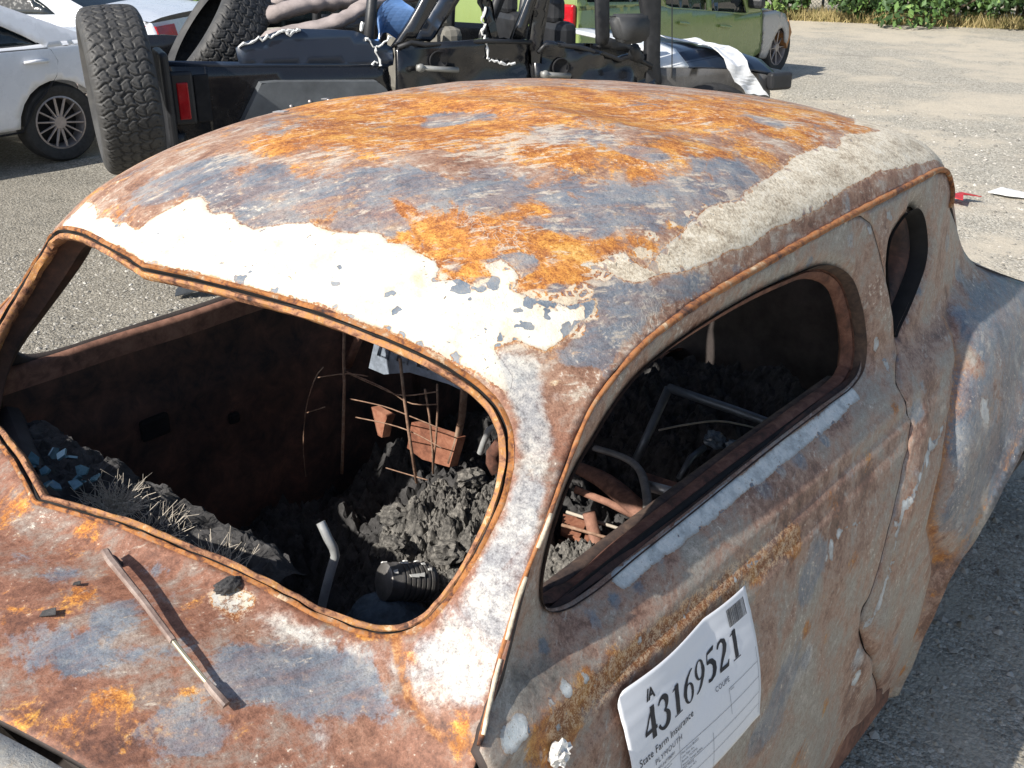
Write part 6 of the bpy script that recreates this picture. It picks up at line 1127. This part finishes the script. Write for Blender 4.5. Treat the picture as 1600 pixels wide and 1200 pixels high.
for i in range(n):
    for j in range(m):
        u, v = i/(n-1), j/(m-1); x = 3.26+.20*u+v*.30+.03*math.sin(v*7); t_ = min(1, v/.55); d_ = -.55+.62*t_; z = hood_z(x)*math.sin(min(1, max(0, -d_)/1.45*5+.55)*math.pi/2) if d_ < 0 else 1.0
        z = (hood_z(x)+.02 if d_ < -.25 else hood_z(x)+.02-.09*((d_+.25)/.32)**2); z -= max(0, v-.55)/.45*.20
        q = J.p(x, z, d_+max(0, v-.55)*.06); q += Vector((noise.noise(q*9), noise.noise(q*9+Vector((5, 5, 5))), noise.noise(q*11+Vector((9, 0, 0)))))*.028; V.append(q)
o = mesh('plastic_sheet', V, [(i*m+j, (i+1)*m+j, (i+1)*m+j+1, i*m+j+1) for i in range(n-1) for j in range(m-1)], simple('white_plastic_sheet', (.80, .82, .84), .4), None, False); mm = o.modifiers.new('s', 'SOLIDIFY'); mm.thickness = .004
tag(o, 'crumpled white plastic sheet draped over the hood of the black wreck', 'plastic sheet')
c = Vector(D['blueF'][0]); crump_sheet('foil_bag', [c+Vector((-.10, -.12, -.12)), c+Vector((.06, .08, -.12)), c+Vector((.05, .07, .06)), c+Vector((-.02, .0, .08))], simple('shiny_blue_plastic', (.10, .20, .42), .15), 'shiny crumpled blue plastic bag inside the black wreck', 'bag', .12, seed=3)
# ------------------------------------------------------------ wiper, plug, paper notice on the door
def hitS(x, y):                                                  # height of the cowl near (x, y)
    Q = P3_shell; d = (Q[:, 0]-x)**2+(Q[:, 1]-y)**2; return Q[np.argmin(d), 2]
wp = tag(empty('wiper_arm', (.236, -.257, 1.2)), 'rusty grey wiper arm standing proud of the cowl without its blade', 'wiper'); wi = wp.matrix_basis.inverted()
W3 = [(.188, -.238, 1.1785), (.215, -.246, 1.1795), (.262, -.254, 1.1745), (.31, -.261, 1.167), (.37, -.271, 1.156), (.396, -.2755, 1.152)]
M_wip = rustm('wiper_metal', [(.10, .07, .06), (.24, .17, .14), (.36, .29, .25)], sc=30, rough=.55)
def ribbon(P, ws, th, name, mat):
    P = [Vector(p) for p in P]; V = []; n = len(P)
    for i, p in enumerate(P):
        t = (P[min(i+1, n-1)]-P[max(i-1, 0)]).normalized(); s_ = t.cross(Vector((0, 0, 1))).normalized(); u_ = s_.cross(t); w = ws[i]/2
        V += [p-s_*w-u_*th, p-s_*w*.9, p-s_*w*.5+u_*th*.5, p+s_*w*.5+u_*th*.5, p+s_*w*.9, p+s_*w-u_*th]
    F = [(i*6+j, (i+1)*6+j, (i+1)*6+(j+1) % 6, i*6+(j+1) % 6) for i in range(n-1) for j in range(6)]+[tuple(range(6)), tuple((n-1)*6+j for j in range(6))[::-1]]
    o = mesh(name, V, F, mat, wp, False); o.matrix_parent_inverse = wi; return o
ribbon(W3, [.012, .0125, .011, .010, .0095, .009], .0035, 'arm_channel', M_wip)
ribbon([(.390, -.2745, 1.1525), (.425, -.2775, 1.141), (.455, -.2782, 1.128), (.475, -.278, 1.1195)], [.006, .006, .006, .006], .0025, 'arm_extension', simple('pale_bare_strip', (.40, .37, .27), .4, .4))
ribbon([(.462, -.278, 1.125), (.475, -.278, 1.1195), (.490, -.2775, 1.1125), (.498, -.2772, 1.109)], [.008, .0105, .0115, .0115], .005, 'blade_socket', M_wip)
b = MB(); b.tube([(.205, -.242, 1.176), (.202, -.236, 1.168), (.200, -.230, 1.152)], [.005, .006, .008], 10); o = b.build('pivot', simple('blue_black_pivot', (.03, .05, .07), .6), wp, True); o.matrix_parent_inverse = wi
o = lump('rubber_plug', (.352, -.160, 1.152), (.013, .020, .008), M_char, seed=5, sub=3, amp=.3); o2 = tag(o, 'charred black rubber lump on the lower windshield edge', 'lump')
for i, (x, y, lb) in enumerate([(.226, -.345, 'larger curled black paint flake on the cowl'), (.20, -.29, 'smaller curled dark paint flake on the cowl')]):
    m = MB(); s_ = (.012, .006)[i]; m.prism([(-s_, -s_*.3), (s_, -s_*.5), (s_*.7, s_*.5), (-s_*.8, s_*.4)], .0015, Matrix.Translation((x, y, hitS(x, y)+.004)) @ Matrix.Rotation(.4, 4, 'X') @ Matrix.Rotation(.7, 4, 'Z')); tag(m.build('paint_flake', M_char), lb, 'flake')
for i, (x, y, lb) in enumerate([(-.335, .545, 'pale grey paint chip lying on the roof'), (-.47, .78, 'tiny grey chip on the far side of the roof')]):
    m = MB(); s_ = (.016, .009)[i]; m.prism([(-s_, -s_*.3), (s_*.4, -s_*.5), (s_, s_*.1), (-s_*.3, s_*.5)], .002, Matrix.Translation((x, y, hitS(x, y)+.006)) @ Matrix.Rotation(.8, 4, 'Z')); tag(m.build('paint_chip', simple('grey_chip%d' % i, (.35, .35, .36), .7)), lb, 'chip')
# --- paper: (a, b) in metres from its top left corner, a to the right (rearwards), b downwards
PTL, PTR, PBR = [Vector(p) for p in D['PAPER']]
ua = (PTR-PTL); PW = ua.length; ua.normalize(); ub = (PBR-PTR); PH = ub.length; ub = (ub-ua*ub.dot(ua)).normalized(); un = ub.cross(ua).normalized()
if un.x < 0: un = -un
def pap(a, b_, h=0):
    q = PTL+ua*a+ub*b_; X = sum(float(sideX(q.y, q.z+k_)) for k_ in (-.045, -.025, 0, .025, .045))/5+.006; bulge = max(q.x, X+.004) if False else q.x
    curl = .018*math.exp(-((a)/.03)**2)*math.exp(-((b_)/.06)**2)*0+.006*math.sin(a*16)*math.exp(-b_/.05)+.004*math.sin(a*9+b_*14)
    X2 = X+.0055+abs(curl)+h; return Vector((X2, q.y, q.z))
n, m = 44, 40; V = []
pts = []
def edge_a(b_): return max(0, .012-(b_/.02)*.012) if b_ < .02 else 0
PHH = .235
for i in range(n):
    for j in range(m):
        a, b_ = PW*i/(n-1), PHH*j/(m-1)
        if a+b_*1.0 > 9: pass
        # rounded top left corner
        r = .022
        if a < r and b_ < r:
            dx, dy = r-a, r-b_; L = math.hypot(dx, dy)
            if L > r: a, b_ = r-dx/L*r, r-dy/L*r
        V.append(pap(a, b_))
M_pap = simple('white_paper', (.80, .81, .84), .75, var=.03)
paper = tag(mesh('paper_notice', V, [(i*m+j, i*m+j+1, (i+1)*m+j+1, (i+1)*m+j) for i in range(n-1) for j in range(m-1)], M_pap), 'white lot number sheet stuck on the door of the burned coupe', 'paper')
mo = paper.modifiers.new('s', 'SOLIDIFY'); mo.thickness = .0006; mo.offset = 0
M_ink = simple('black_ink', (.018, .020, .028), .7); M_inkg = simple('grey_ink', (.10, .11, .14), .7)
class Ink:
    def __init__(s): s.V = []; s.F = []
    def poly(s, P, sub=None):
        """P: outline in (a,b); triangulated so it follows the sheet"""
        P = np.array(P, float); per = resample(P, max(.0016, np.ptp(P, 0).max()/14), True) if sub is None else P
        V2, T = patch(per, [], max(.004, np.ptp(P, 0).min()/2.5)); k = len(s.V); s.V += [pap(a, b_, .0011) for a, b_ in V2]; s.F += [tuple(int(i)+k for i in t) for t in T]
    def rect(s, a0, b0, a1, b1):
        n_ = max(1, int(max(abs(a1-a0), abs(b1-b0))/.02)); k = len(s.V)
        for i in range(n_+1):
            t = i/n_
            if abs(a1-a0) > abs(b1-b0): s.V += [pap(a0+(a1-a0)*t, b0, .0011), pap(a0+(a1-a0)*t, b1, .0011)]
            else: s.V += [pap(a0, b0+(b1-b0)*t, .0011), pap(a1, b0+(b1-b0)*t, .0011)]
        s.F += [(k+2*i, k+2*i+1, k+2*i+3, k+2*i+2) for i in range(n_)]
    def build(s, name, mat): return mesh(name, s.V, s.F, mat, paper, False)
def arcp(cx, cy, rx, ry, a0, a1, n_=14): return [(cx+rx*math.cos(math.radians(t)), cy+ry*math.sin(math.radians(t))) for t in np.linspace(a0, a1, n_)]
# serif digits as strokes: list of polygons in a 0.6 x 1 box, y up
def stroke(P, ws):
    P = [Vector((x, y)) for x, y in P]; L, R = [], []
    for i, p in enumerate(P):
        t = (P[min(i+1, len(P)-1)]-P[max(i-1, 0)]).normalized(); nn_ = Vector((-t.y, t.x)); w = (ws[i] if isinstance(ws, (list, tuple)) else ws)*1.15+.02; L.append(tuple(p+nn_*w/2)); R.append(tuple(p-nn_*w/2))
    return L+R[::-1]
def ring(cx, cy, rx, ry, wx, wy, n_=22):
    o = arcp(cx, cy, rx, ry, 0, 360, n_+1)[:-1]; i_ = arcp(cx, cy, rx-wx, ry-wy, 0, 360, n_+1)[:-1]; h = n_//2
    return [o[:h+1]+i_[:h+1][::-1], o[h:]+[o[0]]+([i_[0]]+i_[h:][::-1])]
DG = {
 '1': [stroke([(.33, .05), (.33, .97)], .15), [(.13, 0), (.53, 0), (.53, .035), (.13, .035)], [(.10, .82), (.13, .86), (.38, 1.0), (.38, .93), (.26, .86)]],
 '4': [stroke([(.42, 0), (.42, 1.0)], .15), [(.02, .22), (.58, .22), (.58, .34), (.02, .34)], [(.02, .34), (.10, .34), (.40, .86), (.40, 1.0)]],
 '3': [stroke(arcp(.26, .75, .20, .23, 165, -75, 16), [.03, .04, .05, .06, .08, .10, .12, .14, .15, .15, .14, .12, .10, .07, .05, .04]), stroke(arcp(.25, .28, .24, .26, 80, -165, 18), [.03, .05, .07, .1, .13, .15, .16, .16, .16, .15, .13, .11, .09, .07, .06, .06, .07, .09])],
 '6': ring(.30, .31, .26, .32, .13, .04)+[stroke([(.55, .99), (.42, .94), (.28, .82), (.15, .62), (.09, .42), (.10, .28)], [.02, .05, .09, .13, .14, .12])],
 '9': ring(.30, .69, .26, .32, .13, .04)+[stroke([(.05, .01), (.18, .06), (.32, .18), (.45, .38), (.51, .58), (.50, .72)], [.02, .05, .09, .13, .14, .12])],
 '5': [[(.14, .96), (.50, 1.0), (.56, 1.0), (.50, .86), (.18, .86)], [(.14, .96), (.19, .96), (.14, .58), (.08, .58)], stroke([(.10, .60), (.24, .62), (.38, .56), (.47, .44), (.47, .28), (.38, .12), (.22, .03), (.08, .05)], [.05, .10, .13, .15, .15, .12, .07, .09])],
 '2': [stroke([(.07, .76), (.14, .90), (.28, .96), (.42, .88), (.45, .72), (.38, .55), (.22, .32), (.06, .08)], [.05, .08, .08, .13, .16, .14, .09, .05]), [(.03, 0), (.50, 0), (.57, .22), (.53, .22), (.46, .13), (.03, .13)]]}
ink = Ink(); hgt = .047; x = .036; base = .092; sl = .10
for ch in '43169521':
    for pl in DG[ch]: ink.poly([(x+px_*hgt*1.12+py_*hgt*sl, base-py_*hgt) for px_, py_ in pl])
    x += hgt*.725
ink.build('number_43169521', M_ink)
# barcode
ink = Ink(); rb_ = random.Random(3); x = PW-.066
while x < PW-.014: w = rb_.choice((.0006, .0012, .0018)); ink.rect(x, .012, x+w, .040); x += w+rb_.choice((.0007, .0012))
ink.build('barcode', M_ink)
# table rules
ink = Ink(); t = .0004
for y in (.153, .182, .205): ink.rect(.004, y, PW-.008, y+t*1.6)
for xx, y0, y1 in ((PW-.008, .10, .225), (PW*.72, .125, .17), (.03, .17, .235), (.075, .153, .182), (.115, .12, .235), (.20, .17, .235)): ink.rect(xx, y0, xx+t*1.6, y1)
ink.rect(PW*.72, .125, PW-.008, .125+t*1.6)
ink.build('table_rules', M_inkg)
def text(s_, a, b_, size, mat, name, shear=0.0, spc=1.0, bold=0.0):
    cu = bpy.data.curves.new(name, 'FONT'); cu.body = s_; cu.size = size; cu.shear = shear; cu.space_character = spc; cu.offset = bold; cu.resolution_u = 3; cu.fill_mode = 'FRONT'
    to = bpy.data.objects.new(name, cu); COL.objects.link(to); bpy.context.view_layer.update()
    me = bpy.data.meshes.new_from_object(to.evaluated_get(bpy.context.evaluated_depsgraph_get())); COL.objects.unlink(to); bpy.data.objects.remove(to)
    for v in me.vertices: v.co = pap(a+v.co.x, b_-v.co.y, .0011)
    me.materials.clear(); me.materials.append(mat); ob = bpy.data.objects.new(name, me); return prep(ob, paper)
text('State Farm Insurance', .016, .117, .0165, M_ink, 'line_insurer', 0, 1.02); text('COUPE', .222, .114, .0115, M_inkg, 'line_body', 0, 1.1)
text('1946', .008, .150, .0115, M_inkg, 'line_year'); text('PLYMOUTH', .052, .135, .0125, M_inkg, 'line_make', 0, 1.15)
text('000000P15477B091', .035, .148, .0085, M_inkg, 'line_vin')
text('/A', .056, .036, .022, M_ink, 'logo_letters', .1, .82, .0008)
for i, s_ in enumerate(('Date of Loss 08/2025', 'Loss Type: Fire', 'Branch: TACOMA', 'Primary Damage: BURN', 'Keys: Missing', 'Odometer: N/A', 'Stock No.')): text(s_, .118, .160+.0066*i, .0052, M_inkg, 'line_small')
text('Notes', PW*.72+.003, .130, .0045, M_inkg, 'line_small'); text('Remarks', .078, .160, .0045, M_inkg, 'line_small'); text('Slot', .033, .189, .0045, M_inkg, 'line_small')
# torn foil blob where the door handle was
tag(lump('foil_scrap', tuple(D['FOIL'][0]), (.012, .017, .016), simple('white_foil', (.72, .70, .66), .4), seed=15, sub=3, amp=.7), 'crumpled white scrap where the door handle was, left of the paper sheet', 'scrap')
